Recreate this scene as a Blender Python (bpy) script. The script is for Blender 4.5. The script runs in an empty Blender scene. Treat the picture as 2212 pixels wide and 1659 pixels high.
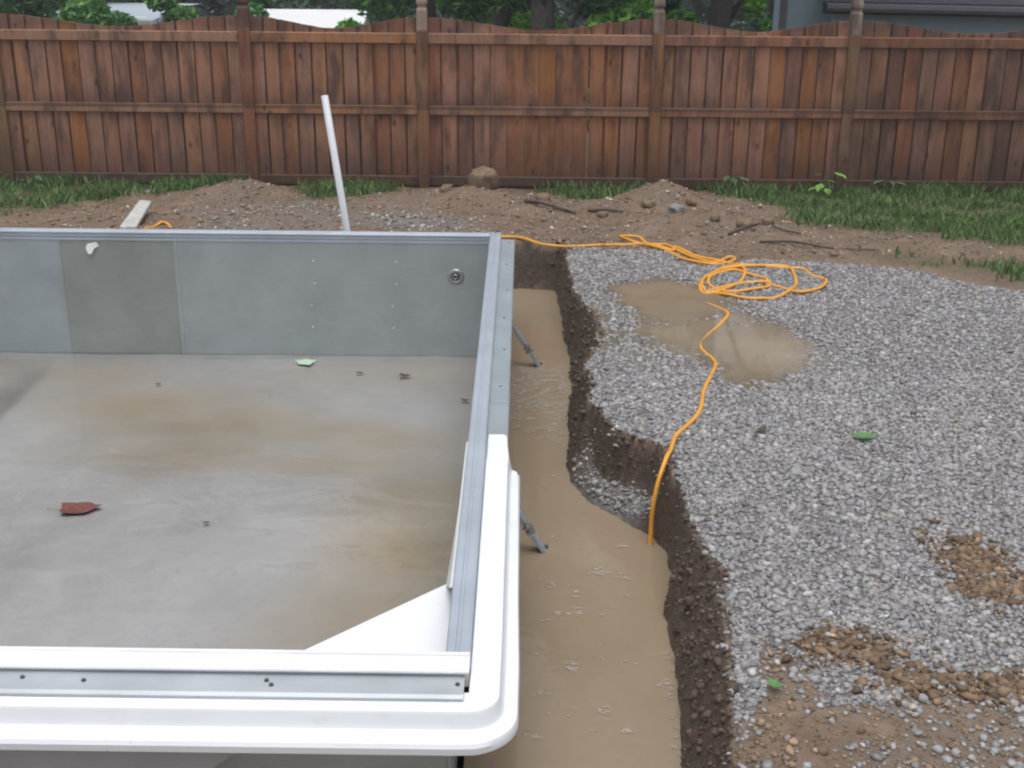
import bpy, math, random
import numpy as np
from mathutils import Vector, Matrix, Euler
R = math.radians
random.seed(7); rng = np.random.default_rng(7)
SC = bpy.context.scene
COL = SC.collection
SC.cycles.pixel_filter_type = 'BLACKMAN_HARRIS'; SC.cycles.filter_width = 2.2

# ------------------------------------------------------------------ camera, sky, sun, exposure
cam_d = bpy.data.cameras.new('camera'); cam = bpy.data.objects.new('camera', cam_d); COL.objects.link(cam)
cam_d.sensor_width = 36; cam_d.lens = 36 * 2781.35 / 2212
cam_d.clip_start = .05; cam_d.clip_end = 2000
cam.matrix_world = (Matrix.Translation((0, 0, 2.757)) @ Matrix.Rotation(.00741, 4, 'Z')
                    @ Matrix.Rotation(math.pi/2 - .3643, 4, 'X') @ Matrix.Rotation(.00858, 4, 'Z'))
SC.camera = cam
W = bpy.data.worlds.new('World'); SC.world = W; W.use_nodes = True
nt = W.node_tree; nt.nodes.clear()
sky = nt.nodes.new('ShaderNodeTexSky'); sky.sky_type = 'NISHITA'; sky.sun_disc = False
sky.sun_elevation = R(80); sky.sun_rotation = R(170); sky.dust_density = 4; sky.air_density = 1; sky.ozone_density = 1
hs = nt.nodes.new('ShaderNodeHueSaturation'); hs.inputs['Saturation'].default_value = .30
bg = nt.nodes.new('ShaderNodeBackground'); bg.inputs['Strength'].default_value = .15
out = nt.nodes.new('ShaderNodeOutputWorld')
nt.links.new(sky.outputs[0], hs.inputs['Color']); nt.links.new(hs.outputs[0], bg.inputs[0]); nt.links.new(bg.outputs[0], out.inputs[0])
sd = bpy.data.lights.new('sun', 'SUN'); sd.energy = 1.35; sd.angle = R(60); sd.color = (1, .97, .93)
sun = bpy.data.objects.new('sun', sd); COL.objects.link(sun); sun.rotation_euler = (R(8), 0, R(-10)); sun.location = (0, 0, 20)
SC.view_settings.view_transform = 'Standard'; SC.view_settings.look = 'None'
SC.view_settings.exposure = 0.28; SC.view_settings.gamma = 1; SC.view_settings.use_curve_mapping = False

# ------------------------------------------------------------------ helpers
class MB:
    def __init__(s): s.v = []; s.f = []
    def add(s, v, f):
        n = len(s.v); s.v += [tuple(p) for p in v]; s.f += [tuple(i + n for i in q) for q in f]; return s
    def box(s, a, b):
        (x0, y0, z0), (x1, y1, z1) = a, b
        return s.add([(x0,y0,z0),(x1,y0,z0),(x1,y1,z0),(x0,y1,z0),(x0,y0,z1),(x1,y0,z1),(x1,y1,z1),(x0,y1,z1)],
                     [(0,3,2,1),(4,5,6,7),(0,1,5,4),(1,2,6,5),(2,3,7,6),(3,0,4,7)])
    def tube(s, pts, rad, n=8, caps=True):
        pts = [Vector(p) for p in pts]; N = len(pts)
        if not hasattr(rad, '__len__'): rad = [rad]*N
        up = Vector((0, 0, 1)); vs = []; prev = None
        for i, p in enumerate(pts):
            t = (pts[min(i+1, N-1)] - pts[max(i-1, 0)]).normalized()
            a = prev if prev is not None else (up if abs(t.z) < .9 else Vector((1, 0, 0)))
            a = (a - t*a.dot(t)).normalized(); b = t.cross(a); prev = a
            vs += [p + rad[i]*(math.cos(2*math.pi*k/n)*a + math.sin(2*math.pi*k/n)*b) for k in range(n)]
        fs = [(i*n+k, i*n+(k+1) % n, (i+1)*n+(k+1) % n, (i+1)*n+k) for i in range(N-1) for k in range(n)]
        if caps: fs += [tuple(range(n-1, -1, -1)), tuple(range((N-1)*n, N*n))]
        return s.add(vs, fs)
    def lathe(s, prof, n=20, mat=None):           # (r, h) round local Z
        vs = [(r*math.cos(2*math.pi*k/n), r*math.sin(2*math.pi*k/n), h) for r, h in prof for k in range(n)]
        if mat is not None: vs = [mat @ Vector(v) for v in vs]
        return s.add(vs, [(i*n+k, i*n+(k+1) % n, (i+1)*n+(k+1) % n, (i+1)*n+k) for i in range(len(prof)-1) for k in range(n)])
    def sweep(s, rings, close=True, caps=True):   # rings: list of equal-length point lists
        n = len(rings[0]); vs = [p for r in rings for p in r]; m = n if close else n-1
        fs = [(i*n+k, i*n+(k+1) % n, (i+1)*n+(k+1) % n, (i+1)*n+k) for i in range(len(rings)-1) for k in range(m)]
        if caps: fs += [tuple(range(n-1, -1, -1)), tuple(range((len(rings)-1)*n, len(rings)*n))]
        return s.add(vs, fs)

def link(o, parent=None):
    COL.objects.link(o)
    if parent is not None:
        o.parent = parent; o.matrix_parent_inverse = Matrix.Identity(4)
    return o
def obj(name, mb, m, parent=None, smooth=False, off=(0,0,0), bevel=0, segs=2):
    me = bpy.data.meshes.new(name); o3 = Vector(off)
    me.from_pydata([tuple(Vector(v)-o3) for v in mb.v], [], mb.f)
    if m: me.materials.append(m)
    o = bpy.data.objects.new(name, me); link(o, parent)
    if parent is None: o.location = off
    import bmesh as _b
    bm = _b.new(); bm.from_mesh(me); _b.ops.recalc_face_normals(bm, faces=bm.faces); bm.to_mesh(me); bm.free()
    if smooth: me.polygons.foreach_set('use_smooth', [True]*len(me.polygons))
    if bevel:
        b = o.modifiers.new('bevel', 'BEVEL'); b.width = bevel; b.segments = segs; b.limit_method = 'ANGLE'; b.angle_limit = R(40)
    return o
def thing(name, loc, label, cat, group=None):
    o = bpy.data.objects.new(name, None); COL.objects.link(o); o.location = loc; o.empty_display_size = .1
    return tag(o, label, cat, group)
def tag(o, label, cat, group=None):
    o['label'] = label; o['category'] = cat
    if group: o['group'] = group
    return o
def kind(o, k, label=None):
    o['kind'] = k
    if label: o['label'] = label
    return o
def npmesh(name, V, F, m, col=None, smooth=False, parent=None, attr='tint', extra=None):
    V = np.asarray(V, np.float32); F = np.asarray(F, np.int32); k = F.shape[1]
    me = bpy.data.meshes.new(name); me.vertices.add(len(V)); me.vertices.foreach_set('co', V.ravel())
    me.loops.add(F.size); me.loops.foreach_set('vertex_index', F.ravel())
    me.polygons.add(len(F)); me.polygons.foreach_set('loop_start', np.arange(0, F.size, k, dtype=np.int32))
    try: me.polygons.foreach_set('loop_total', np.full(len(F), k, np.int32))
    except Exception: pass
    if smooth: me.polygons.foreach_set('use_smooth', np.ones(len(F), bool))
    me.update(calc_edges=True)
    if col is not None:
        a = me.color_attributes.new(attr, 'FLOAT_COLOR', 'POINT')
        c = np.ones((len(V), 4), np.float32); c[:, :col.shape[1]] = col; a.data.foreach_set('color', c.ravel())
    if extra is not None:
        a = me.attributes.new('depth', 'FLOAT', 'POINT'); a.data.foreach_set('value', np.asarray(extra, np.float32))
    me.materials.append(m)
    return link(bpy.data.objects.new(name, me), parent)

def _h(ix, iy, s):
    a = (ix.astype(np.int64)*374761393 + iy.astype(np.int64)*668265263 + s*974634777) & 0x7fffffff
    a = ((a ^ (a >> 13))*1274126177) & 0x7fffffff
    return ((a ^ (a >> 16)) & 0xffff)/65535.
def vn(x, y, s=0):
    x = np.asarray(x, float); y = np.asarray(y, float)
    ix, iy = np.floor(x), np.floor(y); fx, fy = x-ix, y-iy; fx = fx*fx*(3-2*fx); fy = fy*fy*(3-2*fy)
    return (_h(ix,iy,s)*(1-fx)*(1-fy)+_h(ix+1,iy,s)*fx*(1-fy)+_h(ix,iy+1,s)*(1-fx)*fy+_h(ix+1,iy+1,s)*fx*fy)*2-1
def fbm(x, y, sc, s=0, o=4):
    r = 0; a = 1; t = 0
    for i in range(o): r = r + a*vn(x/sc*2**i+17.3*i, y/sc*2**i-9.1*i, s+i); t += a; a *= .5
    return r/t
def sst(a, b, x): t = np.clip((x-a)/(b-a), 0, 1); return t*t*(3-2*t)
def inpoly(x, y, P):
    x = np.asarray(x); y = np.asarray(y); r = np.zeros(x.shape, bool)
    for (x0, y0), (x1, y1) in zip(P, P[1:]+P[:1]):
        c = ((y0 > y) != (y1 > y)) & (x < (x1-x0)*(y-y0)/((y1-y0) or 1e-9)+x0); r ^= c
    return r
def spline(P, n=8):
    P = [Vector(p) for p in P]; o = []
    for i in range(len(P)-1):
        a, b, c, d = P[max(i-1,0)], P[i], P[i+1], P[min(i+2,len(P)-1)]
        for k in range(n):
            t = k/n; o.append(.5*((2*b)+(c-a)*t+(2*a-5*b+4*c-d)*t*t+(3*b-a-3*c+d)*t**3))
    return o+[P[-1]]

# ------------------------------------------------------------------ materials
class N:
    def __init__(s, name):
        s.m = bpy.data.materials.new(name); s.m.use_nodes = True; s.t = s.m.node_tree; s.t.nodes.clear()
        s.o = s.t.nodes.new('ShaderNodeOutputMaterial')
    def n(s, ty, **k):
        q = s.t.nodes.new('ShaderNode'+ty)
        for a, b in k.items():
            if hasattr(q, a) and a not in q.inputs: setattr(q, a, b)
        return q
    def set(s, q, i, v):
        if isinstance(v, bpy.types.NodeSocket): s.t.links.new(v, q.inputs[i])
        elif v is not None:
            if isinstance(v, tuple) and len(v) == 3 and q.inputs[i].type == 'RGBA': v = v+(1,)
            q.inputs[i].default_value = v
    def coord(s, kind='Object', scale=(1,1,1), off=None):
        c = s.n('TexCoord').outputs[kind]; m = s.n('Mapping'); s.set(m, 'Vector', c); s.set(m, 'Scale', scale)
        if off is not None: s.set(m, 'Location', off)
        return m.outputs[0]
    def noise(s, v, sc, det=4, rough=.55, dist=0):
        q = s.n('TexNoise'); s.set(q, 'Vector', v); s.set(q, 'Scale', sc); s.set(q, 'Detail', det); s.set(q, 'Roughness', rough); s.set(q, 'Distortion', dist); return q.outputs[0]
    def voro(s, v, sc, out='Distance'):
        q = s.n('TexVoronoi'); s.set(q, 'Vector', v); s.set(q, 'Scale', sc); return q.outputs[out]
    def ramp(s, f, stops):
        q = s.n('ValToRGB'); s.set(q, 'Fac', f); e = q.color_ramp.elements
        while len(e) < len(stops): e.new(.5)
        for i, (p, c) in enumerate(stops):
            e[i].position = p; e[i].color = (c,c,c,1) if not isinstance(c, tuple) else c+(1,)
        return q.outputs[0]
    def mix(s, f, a, b, mode='MIX'):
        q = s.n('Mix'); q.data_type = 'RGBA'; q.blend_type = mode
        for sock, v in ((0, f), (6, a), (7, b)):
            if isinstance(v, bpy.types.NodeSocket): s.t.links.new(v, q.inputs[sock])
            else: q.inputs[sock].default_value = v if sock == 0 else (v+(1,) if len(v) == 3 else v)
        return q.outputs[2]
    def math(s, op, a, b=0.):
        q = s.n('Math'); q.operation = op; s.set(q, 0, a); s.set(q, 1, b); return q.outputs[0]
    def bump(s, h, st=.3, d=.01, nrm=None):
        q = s.n('Bump'); s.set(q, 'Height', h); s.set(q, 'Strength', st); s.set(q, 'Distance', d)
        if nrm is not None: s.set(q, 'Normal', nrm)
        return q.outputs[0]
    def attr(s, name, out='Color'):
        q = s.n('Attribute'); q.attribute_name = name; return q.outputs[out]
    def bsdf(s, col, rough=.5, metal=0., nrm=None, spec=.5, **k):
        q = s.n('BsdfPrincipled'); s.set(q, 'Base Color', col); s.set(q, 'Roughness', rough); s.set(q, 'Metallic', metal)
        s.set(q, 'Specular IOR Level', spec)
        if nrm is not None: s.set(q, 'Normal', nrm)
        for a, b in k.items(): s.set(q, a.replace('_', ' '), b)
        s.t.links.new(q.outputs[0], s.o.inputs[0]); return q
def simple(name, col, rough=.5, metal=0., var=.15, sc=6., bump=0., spec=.5):
    w = N(name); v = w.coord(); nz = w.noise(v, sc, 5)
    c = w.mix(w.ramp(nz, [(.3, 0.), (.7, 1.)]), tuple(x*(1-var) for x in col), tuple(min(1, x*(1+var)) for x in col))
    w.bsdf(c, rough, metal, w.bump(w.noise(v, sc*8, 3), .3, bump) if bump else None, spec); return w.m

def m_ground():
    w = N('soil'); v = w.coord(); s = w.attr('soil'); sep = w.n('SeparateColor'); w.set(sep, 0, s)
    n1 = w.noise(v, 3.2, 6, .6); n2 = w.noise(v, 22, 5, .65); n3 = w.noise(v, 90, 3)
    dirt = w.mix(w.ramp(n1, [(.3, 0.), (.72, 1.)]), (.125,.083,.054), (.215,.152,.102))
    dirt = w.mix(w.math('MULTIPLY', w.ramp(n2, [(.35, 1.), (.6, 0.)]), .55), dirt, (.085,.055,.037))
    dirt = w.mix(w.math('MULTIPLY', w.ramp(n3, [(.60, 0.), (.72, 1.)]), .5), dirt, (.26,.22,.18))
    bank = w.mix(w.ramp(n2, [(.3, 0.), (.7, 1.)]), (.046,.032,.024), (.115,.080,.058))
    grav = w.mix(w.ramp(n2, [(.3, 0.), (.7, 1.)]), (.095,.090,.088), (.19,.18,.175))
    lawn = w.mix(w.ramp(n2, [(.3, 0.), (.7, 1.)]), (.045,.052,.020), (.110,.088,.052))
    c = w.mix(sep.outputs[0], dirt, grav); c = w.mix(sep.outputs[2], c, lawn); c = w.mix(sep.outputs[1], c, bank)
    h = w.math('ADD', n2, w.math('MULTIPLY', n3, .4))
    w.bsdf(c, .62, 0, w.bump(h, .9, .02)); return w.m
def m_tint(name, rough=.6, bump=.0, sc=40, spec=.4):
    w = N(name); v = w.coord(); c = w.attr('tint'); n = w.noise(v, sc, 3)
    c = w.mix(.45, c, w.mix(1., c, w.ramp(n, [(.3, .35), (.7, 1.35)]), 'MULTIPLY'))
    w.bsdf(c, rough, 0, w.bump(n, .4, bump) if bump else None, spec); return w.m
def m_leaf(name, trans=.3):
    w = N(name); c = w.attr('tint'); d = w.n('BsdfPrincipled'); w.set(d, 'Base Color', c); w.set(d, 'Roughness', .5); w.set(d, 'Specular IOR Level', .3)
    t = w.n('BsdfTranslucent'); w.set(t, 0, c); mx = w.n('MixShader'); w.set(mx, 0, trans)
    w.t.links.new(d.outputs[0], mx.inputs[1]); w.t.links.new(t.outputs[0], mx.inputs[2]); w.t.links.new(mx.outputs[0], w.o.inputs[0]); return w.m
def m_wood():
    w = N('stained_cedar'); oi = w.n('ObjectInfo'); base = oi.outputs['Color']; rnd = oi.outputs['Random']
    geo = w.n('NewGeometry').outputs['Position']
    cb = w.n('CombineXYZ'); w.set(cb, 0, w.math('MULTIPLY', rnd, 37.)); w.set(cb, 2, w.math('MULTIPLY', rnd, 11.))
    tc = w.n('TexCoord').outputs['Object']; add = w.n('VectorMath'); add.operation = 'ADD'; w.set(add, 0, tc); w.set(add, 1, cb.outputs[0])
    mp = w.n('Mapping'); w.set(mp, 'Vector', add.outputs[0]); w.set(mp, 'Scale', (26, 26, 1.3))
    g = w.noise(mp.outputs[0], 1., 6, .6, .6); mp2 = w.n('Mapping'); w.set(mp2, 'Vector', add.outputs[0]); w.set(mp2, 'Scale', (4, 4, 1.1))
    blot = w.noise(mp2.outputs[0], 1.3, 5, .6)
    mp3 = w.n('Mapping'); w.set(mp3, 'Vector', add.outputs[0]); w.set(mp3, 'Scale', (6, 6, 3.2)); k = w.voro(mp3.outputs[0], 1.0)
    c = w.mix(.7, base, w.mix(1., base, w.ramp(g, [(.3, .70), (.7, 1.22)]), 'MULTIPLY'))
    lt = w.noise(mp2.outputs[0], 2.1, 4, .6, .4)
    c = w.mix(w.math('MULTIPLY', w.ramp(lt, [(.52, 0.), (.70, 1.)]), .42), c, (.33,.225,.185))
    c = w.mix(w.math('MULTIPLY', w.ramp(blot, [(.48, 0.), (.66, 1.)]), .66), c, (.030,.022,.024))
    c = w.mix(w.math('MULTIPLY', w.ramp(k, [(.05, 1.), (.16, 0.)]), .75), c, (.026,.013,.010))
    # mildew band near the ground and above the middle rail
    sx = w.n('SeparateXYZ'); w.set(sx, 0, geo); z = sx.outputs[2]
    wob = w.math('MULTIPLY', w.math('SUBTRACT', w.noise(geo, 2.2, 4), .5), .55)
    zz = w.math('ADD', z, wob)
    lo = w.ramp(w.math('ADD', zz, .2), [(.14, 1.), (.66, 0.)])
    mid = w.math('MULTIPLY', w.ramp(w.math('SUBTRACT', zz, .64), [(.0, 1.), (.26, 0.)]), w.math('GREATER_THAN', z, .66))
    tipm = w.math('MULTIPLY', w.ramp(w.math('SUBTRACT', zz, 1.36), [(.04, 0.), (.16, 1.)]), w.math('GREATER_THAN', z, 1.43)); c = w.mix(w.math('MULTIPLY', tipm, .5), c, (.060,.045,.045))
    msk = w.math('MULTIPLY', w.math('MAXIMUM', w.math('MULTIPLY', lo, .85), w.math('MULTIPLY', mid, .72)), w.ramp(blot, [(.2, 1.), (.8, .5)]))
    c = w.mix(msk, c, (.035,.026,.026))
    w.bsdf(w.mix(1., c, (1.03,.93,.86), 'MULTIPLY'), .5, 0, w.bump(g, .35, .006), .35); return w.m
def m_galv(name, col, rough, metal=.55, streak=True):
    w = N(name); v = w.coord(); v2 = w.coord('Object', (1.5, 1.5, 9)); n = w.noise(v, 2.6, 6, .6); n2 = w.noise(v2, 5., 4); f = w.noise(v, 160, 2)
    c = w.mix(w.ramp(n, [(.3, 0.), (.7, 1.)]), tuple(x*.86 for x in col), tuple(x*1.10 for x in col))
    sc = w.math('MULTIPLY', w.math('MULTIPLY', w.ramp(n2, [(.56, 0.), (.72, 1.)]), w.ramp(w.noise(v, 1.1, 3), [(.5, 0.), (.62, 1.)])), .14)
    c = w.mix(sc, c, (.62,.66,.66))
    c = w.mix(w.math('MULTIPLY', w.ramp(f, [(.55, 0.), (.75, 1.)]), .15), c, (.25,.26,.26))
    w.bsdf(c, w.ramp(n2, [(.2, rough*.8), (.8, min(1, rough*1.25))]), metal, w.bump(f, .08, .002)); return w.m
def m_floor():
    w = N('pool_base'); v = w.coord(); t = w.attr('tint'); n = w.noise(v, 1.6, 6, .6, .8); n2 = w.noise(v, 30, 5); n3 = w.noise(v, 9, 5, .6)
    sep = w.n('SeparateColor'); w.set(sep, 0, t)
    g = w.mix(w.ramp(n3, [(.1, 0.), (.9, 1.)]), (.32,.325,.333), (.385,.39,.398))
    mud = w.mix(w.ramp(n, [(.3, 0.), (.7, 1.)]), (.355,.290,.200), (.435,.368,.262))
    c = w.mix(sep.outputs[0], g, mud)
    c = w.mix(w.math('MULTIPLY', w.ramp(n2, [(.64, 0.), (.74, 1.)]), .35), c, (.12,.10,.08))
    w.bsdf(c, .42, 0, w.bump(n3, .25, .01)); return w.m
def m_water(name, c1, c2, wave=.012, wsc=7., d0=.012, opaque=False, rough=.03, stretch=(1,1,1), bs=.12, ring=.05, patch=False, ior=1.33, blot=1.):
    w = N(name); v = w.coord('Object', stretch); n = w.noise(v, 1.1, 5, .58, .45)
    col = w.mix(w.ramp(n, [(.5-.18*blot, 0.), (.5+.18*blot, 1.)]), c1, c2)
    dr = w.voro(w.coord(), 9.); rings = w.math('MULTIPLY', w.math('SINE', w.math('MULTIPLY', dr, 70.)), w.ramp(dr, [(.02, 1.), (.22, 0.)]))
    rip = w.noise(v, wsc, 3, .5, .5)
    if patch: rip = w.math('MULTIPLY', rip, w.ramp(w.noise(w.coord(), .55, 2), [(.48, .10), (.62, 1.)]))
    h = w.math('ADD', rip, w.math('MULTIPLY', rings, ring))
    nb = w.bump(h, bs, wave)
    d = w.n('BsdfDiffuse'); w.set(d, 0, col)
    tr = w.n('BsdfTransparent'); m1 = w.n('MixShader')
    if opaque: w.set(m1, 0, 1.0)
    else:
        ex = w.math('SUBTRACT', 1., w.math('POWER', 2.718, w.math('MULTIPLY', w.attr('depth', 'Fac'), -1./d0))); w.set(m1, 0, ex)
    w.t.links.new(tr.outputs[0], m1.inputs[1]); w.t.links.new(d.outputs[0], m1.inputs[2])
    gl = w.n('BsdfGlossy'); w.set(gl, 'Roughness', rough); w.set(gl, 'Normal', nb)
    fr = w.n('Fresnel'); w.set(fr, 'IOR', ior); w.set(fr, 'Normal', nb); m2 = w.n('MixShader'); w.set(m2, 0, fr.outputs[0])
    w.t.links.new(m1.outputs[0], m2.inputs[1]); w.t.links.new(gl.outputs[0], m2.inputs[2]); w.t.links.new(m2.outputs[0], w.o.inputs[0]); return w.m

def m_foam():
    w = N('floating_foam'); a = w.attr('tint', 'Alpha'); c = w.attr('tint'); n = w.noise(w.coord(), 95., 3, .6)
    al = w.math('MULTIPLY', a, w.ramp(n, [(.40, 0.), (.58, 1.)])); d = w.n('BsdfDiffuse'); w.set(d, 0, c); t = w.n('BsdfTransparent'); m = w.n('MixShader')
    w.set(m, 0, al); w.t.links.new(t.outputs[0], m.inputs[1]); w.t.links.new(d.outputs[0], m.inputs[2]); w.t.links.new(m.outputs[0], w.o.inputs[0]); return w.m
def m_white():
    w = N('white_plastic'); v = w.coord(); n = w.noise(v, 3., 5)
    c = w.mix(w.ramp(n, [(.3, 0.), (.7, 1.)]), (.70,.725,.76), (.735,.76,.79))
    d = w.voro(w.coord('Object', (1, 2.2, 2.2)), 26.); sp = w.math('MULTIPLY', w.ramp(d, [(.05, 1.), (.11, 0.)]), w.ramp(w.noise(v, 5., 2), [(.50, 0.), (.60, 1.)]))
    c = w.mix(w.math('MULTIPLY', sp, .75), c, (.13,.12,.115))
    sm = w.math('MULTIPLY', w.ramp(w.noise(w.coord('Object', (1, 1, 3)), 7., 6, .7), [(.55, 0.), (.75, 1.)]), .22)
    c = w.mix(sm, c, (.40,.36,.30)); w.bsdf(c, .30); return w.m
M = dict(
    ground=m_ground(), stone=m_tint('crushed_stone', .55, .004), crumb=m_tint('soil_lumps', .75, .006, 60),
    grass=m_leaf('grass_blade', .25), leaf=m_leaf('foliage', .3), wood=m_wood(),
    bark=simple('bark', (.070,.060,.055), .85, 0, .45, 9, .03), bark_dark=simple('dark_bark', (.030,.025,.025), .85, 0, .4, 9, .03),
    steel_dull=m_galv('dull_galvanised_steel', (.275,.305,.29), .42, .25), steel_pale=m_galv('pale_galvanised_steel', (.36,.405,.42), .34, .3), steel=m_galv('galvanised_steel', (.355,.392,.398), .32, .3), flange=m_galv('galvanised_flange', (.33,.38,.415), .38, .3),
    flange_near=m_galv('near_flange', (.40,.435,.465), .35, .25), coping=m_galv('coping_aluminium', (.42,.47,.54), .36, .30), coping_white=m_galv('coping_white', (.72,.72,.745), .35, .0),
    white=m_white(), pvc=simple('pvc', (.56,.58,.62), .3, 0, .04, 8),
    floor=m_floor(), trench=m_water('muddy_trench_water', (.225,.173,.117), (.272,.212,.148), .006, 9., opaque=True, bs=.22, ring=.55, ior=1.5, blot=2.2, rough=.02),
    pool_water=m_water('shallow_pool_water', (.175,.160,.138), (.25,.235,.212), .060, 1.5, .060, stretch=(1, 1.8, 1), bs=.6, patch=True, ior=1.5, ring=.03),
    puddle=m_water('puddle_water', (.20,.155,.105), (.30,.242,.170), .004, 9., .016),
    cord=simple('yellow_vinyl', (.66,.30,.030), .38, 0, .08, 10), chrome=simple('return_metal', (.35,.35,.36), .3, .7, .1, 20),
    dark=simple('dark_gap', (.02,.02,.022), .6), brace=m_galv('brace_steel', (.33,.37,.42), .45, .45), bolt=simple('bolt', (.08,.08,.085), .5, .4),
    plank=simple('weathered_white_board', (.42,.42,.40), .6, 0, .2, 12, .004), siding=simple('blue_grey_siding', (.30,.39,.47), .6, 0, .05, 3),
    roof=simple('dark_shingle', (.028,.024,.034), .85, 0, .3, 14, .01), gutter=simple('grey_gutter', (.13,.12,.14), .5, 0, .1, 5),
    metalroof=simple('pale_metal_roof', (.78,.80,.82), .4, 0, .04, 2), cream=simple('cream_wall', (.62,.64,.56), .6, 0, .08, 3),
    paleroof=simple('pale_blue_roof', (.42,.48,.55), .6, 0, .08, 4), soil=simple('clay_clod', (.165,.112,.070), .8, 0, .35, 14, .03),
    soil_dark=simple('wet_clod', (.10,.062,.035), .7, 0, .4, 16, .03), rock=simple('field_stone', (.19,.18,.17), .6, 0, .25, 18, .01),
    root=simple('wet_root', (.060,.042,.034), .7, 0, .3, 20, .004), slab=m_galv('grey_support_panel', (.20,.205,.215), .55, .1),
    backing=m_galv('grey_backing', (.34,.345,.365), .55, .0), red_leaf=simple('red_leaf', (.135,.042,.032), .45, 0, .35, 30), pale_leaf=simple('pale_green_leaf', (.42,.55,.42), .5, 0, .12, 30),
    green_leaf=simple('green_leaf', (.07,.20,.05), .5, 0, .2, 30), brown_leaf=simple('brown_leaf', (.060,.048,.035), .6, 0, .3, 30),
    foam=m_foam(), tape=simple('white_tape', (.72,.73,.74), .5),
)

# ------------------------------------------------------------------ terrain
XB = np.array([[2.5,.62],[4.16,.64],[4.43,.66],[4.79,.68],[5.26,.69],[5.56,.75],[5.9,.765],[6.04,.70],[6.2,.56],[6.45,.38],[6.72,.28],[7.54,.30],[8.29,.35],[8.96,.34],[9.61,.32],[10.7,.27]])
XT = np.array([[2.5,.72],[3.63,.76],[4.04,.79],[4.35,.83],[4.71,.84],[4.94,.90],[5.11,.87],[5.52,.80],[6.05,.78],[6.34,.77],[6.46,.62],[6.62,.50],[7.01,.42],[7.56,.41],[7.9,.50],[8.06,.54],[8.5,.55],[8.9,.44],[9.28,.40],[10.28,.35],[10.8,.33]])
G_STRIP = [(1.17,10.18),(1.38,10.47),(1.92,10.46),(2.35,10.42),(2.75,10.27),(1.93,10.2),(1.55,9.96),(1.25,9.92)]
P_DARK = [(.70,9.31),(1.08,9.44),(1.36,9.42),(1.50,8.91),(1.44,8.40),(1.03,8.30),(.80,8.56)]
P_LITE = [(.80,8.55),(1.45,8.80),(1.73,8.52),(1.88,8.1),(1.92,7.78),(1.80,7.40),(1.50,7.08),(1.24,7.16),(1.17,7.66),(1.02,7.94),(.80,8.12)]
GRASS_R = [(1.72,13.42),(2.11,12.89),(2.58,12.39),(2.52,11.64),(2.81,11.4),(3.56,11.1),(3.9,10.88),(4.24,10.59),(6.5,10.6),(6.5,13.8),(1.72,13.8)]
GRASS_R2 = [(2.45,10.33),(2.74,10.24),(3.13,10.17),(3.52,9.76),(4.02,9.16),(4.9,9.3),(4.6,10.1),(3.63,10.2),(3.32,10.35)]
GRASS_L = [(-6.5,12.9),(-5.39,12.2),(-4.9,11.7),(-4.64,11.78),(-4.61,12.06),(-4.18,12.27),(-3.94,12.69),(-3.45,12.93),(-2.92,13.05),(-2.96,13.8),(-6.5,13.8)]
GRASS_M = [(-2.32,13.0),(-2.17,12.62),(-1.61,12.58),(-1.26,12.84),(-1.2,13.5),(-2.3,13.5)]
GRASS_M2 = [(.05,13.4),(.42,12.81),(.78,12.58),(1.14,13.0),(1.21,13.45)]
GRAV_FAR = [(-2.84,10.9),(-3.0,12.2),(-2.6,12.5),(-2.19,12.24),(-2.0,11.94),(-1.01,12.05),(-.45,11.7),(-.2,11.0)]
def soft(x, y, P, w=.12, s=0):
    dx = fbm(x, y, .35, 50+s)*w*1.6; dy = fbm(x, y, .35, 70+s)*w*1.6; acc = 0.
    for a, b in ((0,0),(w,0),(-w,0),(0,w),(0,-w),(w*.7,w*.7),(-w*.7,-w*.7),(w*.7,-w*.7),(-w*.7,w*.7)):
        acc = acc + inpoly(x+dx+a, y+dy+b, P)
    return acc/9.
def bump2(x, y, cx, cy, rx, ry, h): return h*np.exp(-((x-cx)/rx)**2-((y-cy)/ry)**2)
def trench_t(x, y):
    j = fbm(x*0+.3, y, .28, 3)*.035 + fbm(x, y, .09, 4)*.022
    xb = np.interp(y, XB[:,0], XB[:,1]) + j*.6; xt = np.maximum(np.interp(y, XT[:,0], XT[:,1]) + j, xb+.05)
    t1 = (x-xb)/(xt-xb)
    jb = fbm(x, y*0+.7, .3, 8)*.06 + fbm(x, y, .09, 9)*.02
    t2 = (y-(10.56+jb))/.10
    return np.maximum(t1, t2), xb, xt
def gravel_w(x, y):
    edge = np.interp(x, [-9,.30,.34,1.17,1.45,1.55,1.75,2.59,3.09,3.57,3.97,5.5,9], [9.4,10.0,10.48,10.44,10.2,9.98,10.18,10.06,9.87,9.45,9.06,7.8,6]) + fbm(x, y, .3, 21)*.07
    g = sst(.0, -.10, y-edge)
    for (cx, cy, rx, ry) in ((2.02,5.10,.15,.20),(2.02,4.84,.15,.09),(1.28,4.38,.24,.13),(1.62,3.98,.22,.14),(1.20,3.86,.34,.10),(1.45,3.72,.55,.20),(2.35,4.72,.25,.2),(1.86,4.12,.18,.12),(1.0,4.12,.10,.25),(.95,3.7,.16,.3)):
        d = np.sqrt(((x-cx)/rx)**2+((y-cy)/ry)**2)+fbm(x, y, .16, 33)*.55
        g = g*(1-.82*sst(1.25, .75, d))
    g = g*(1-.35*sst(.25,.6,fbm(x,y,.55,35))*sst(6.5,4.5,y))
    far = soft(x, y, GRAV_FAR, .25, 2)*np.clip(.55+.9*fbm(x, y, .5, 77), .08, 1)
    return np.clip(np.maximum(g, far*.85), 0, 1)
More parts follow.
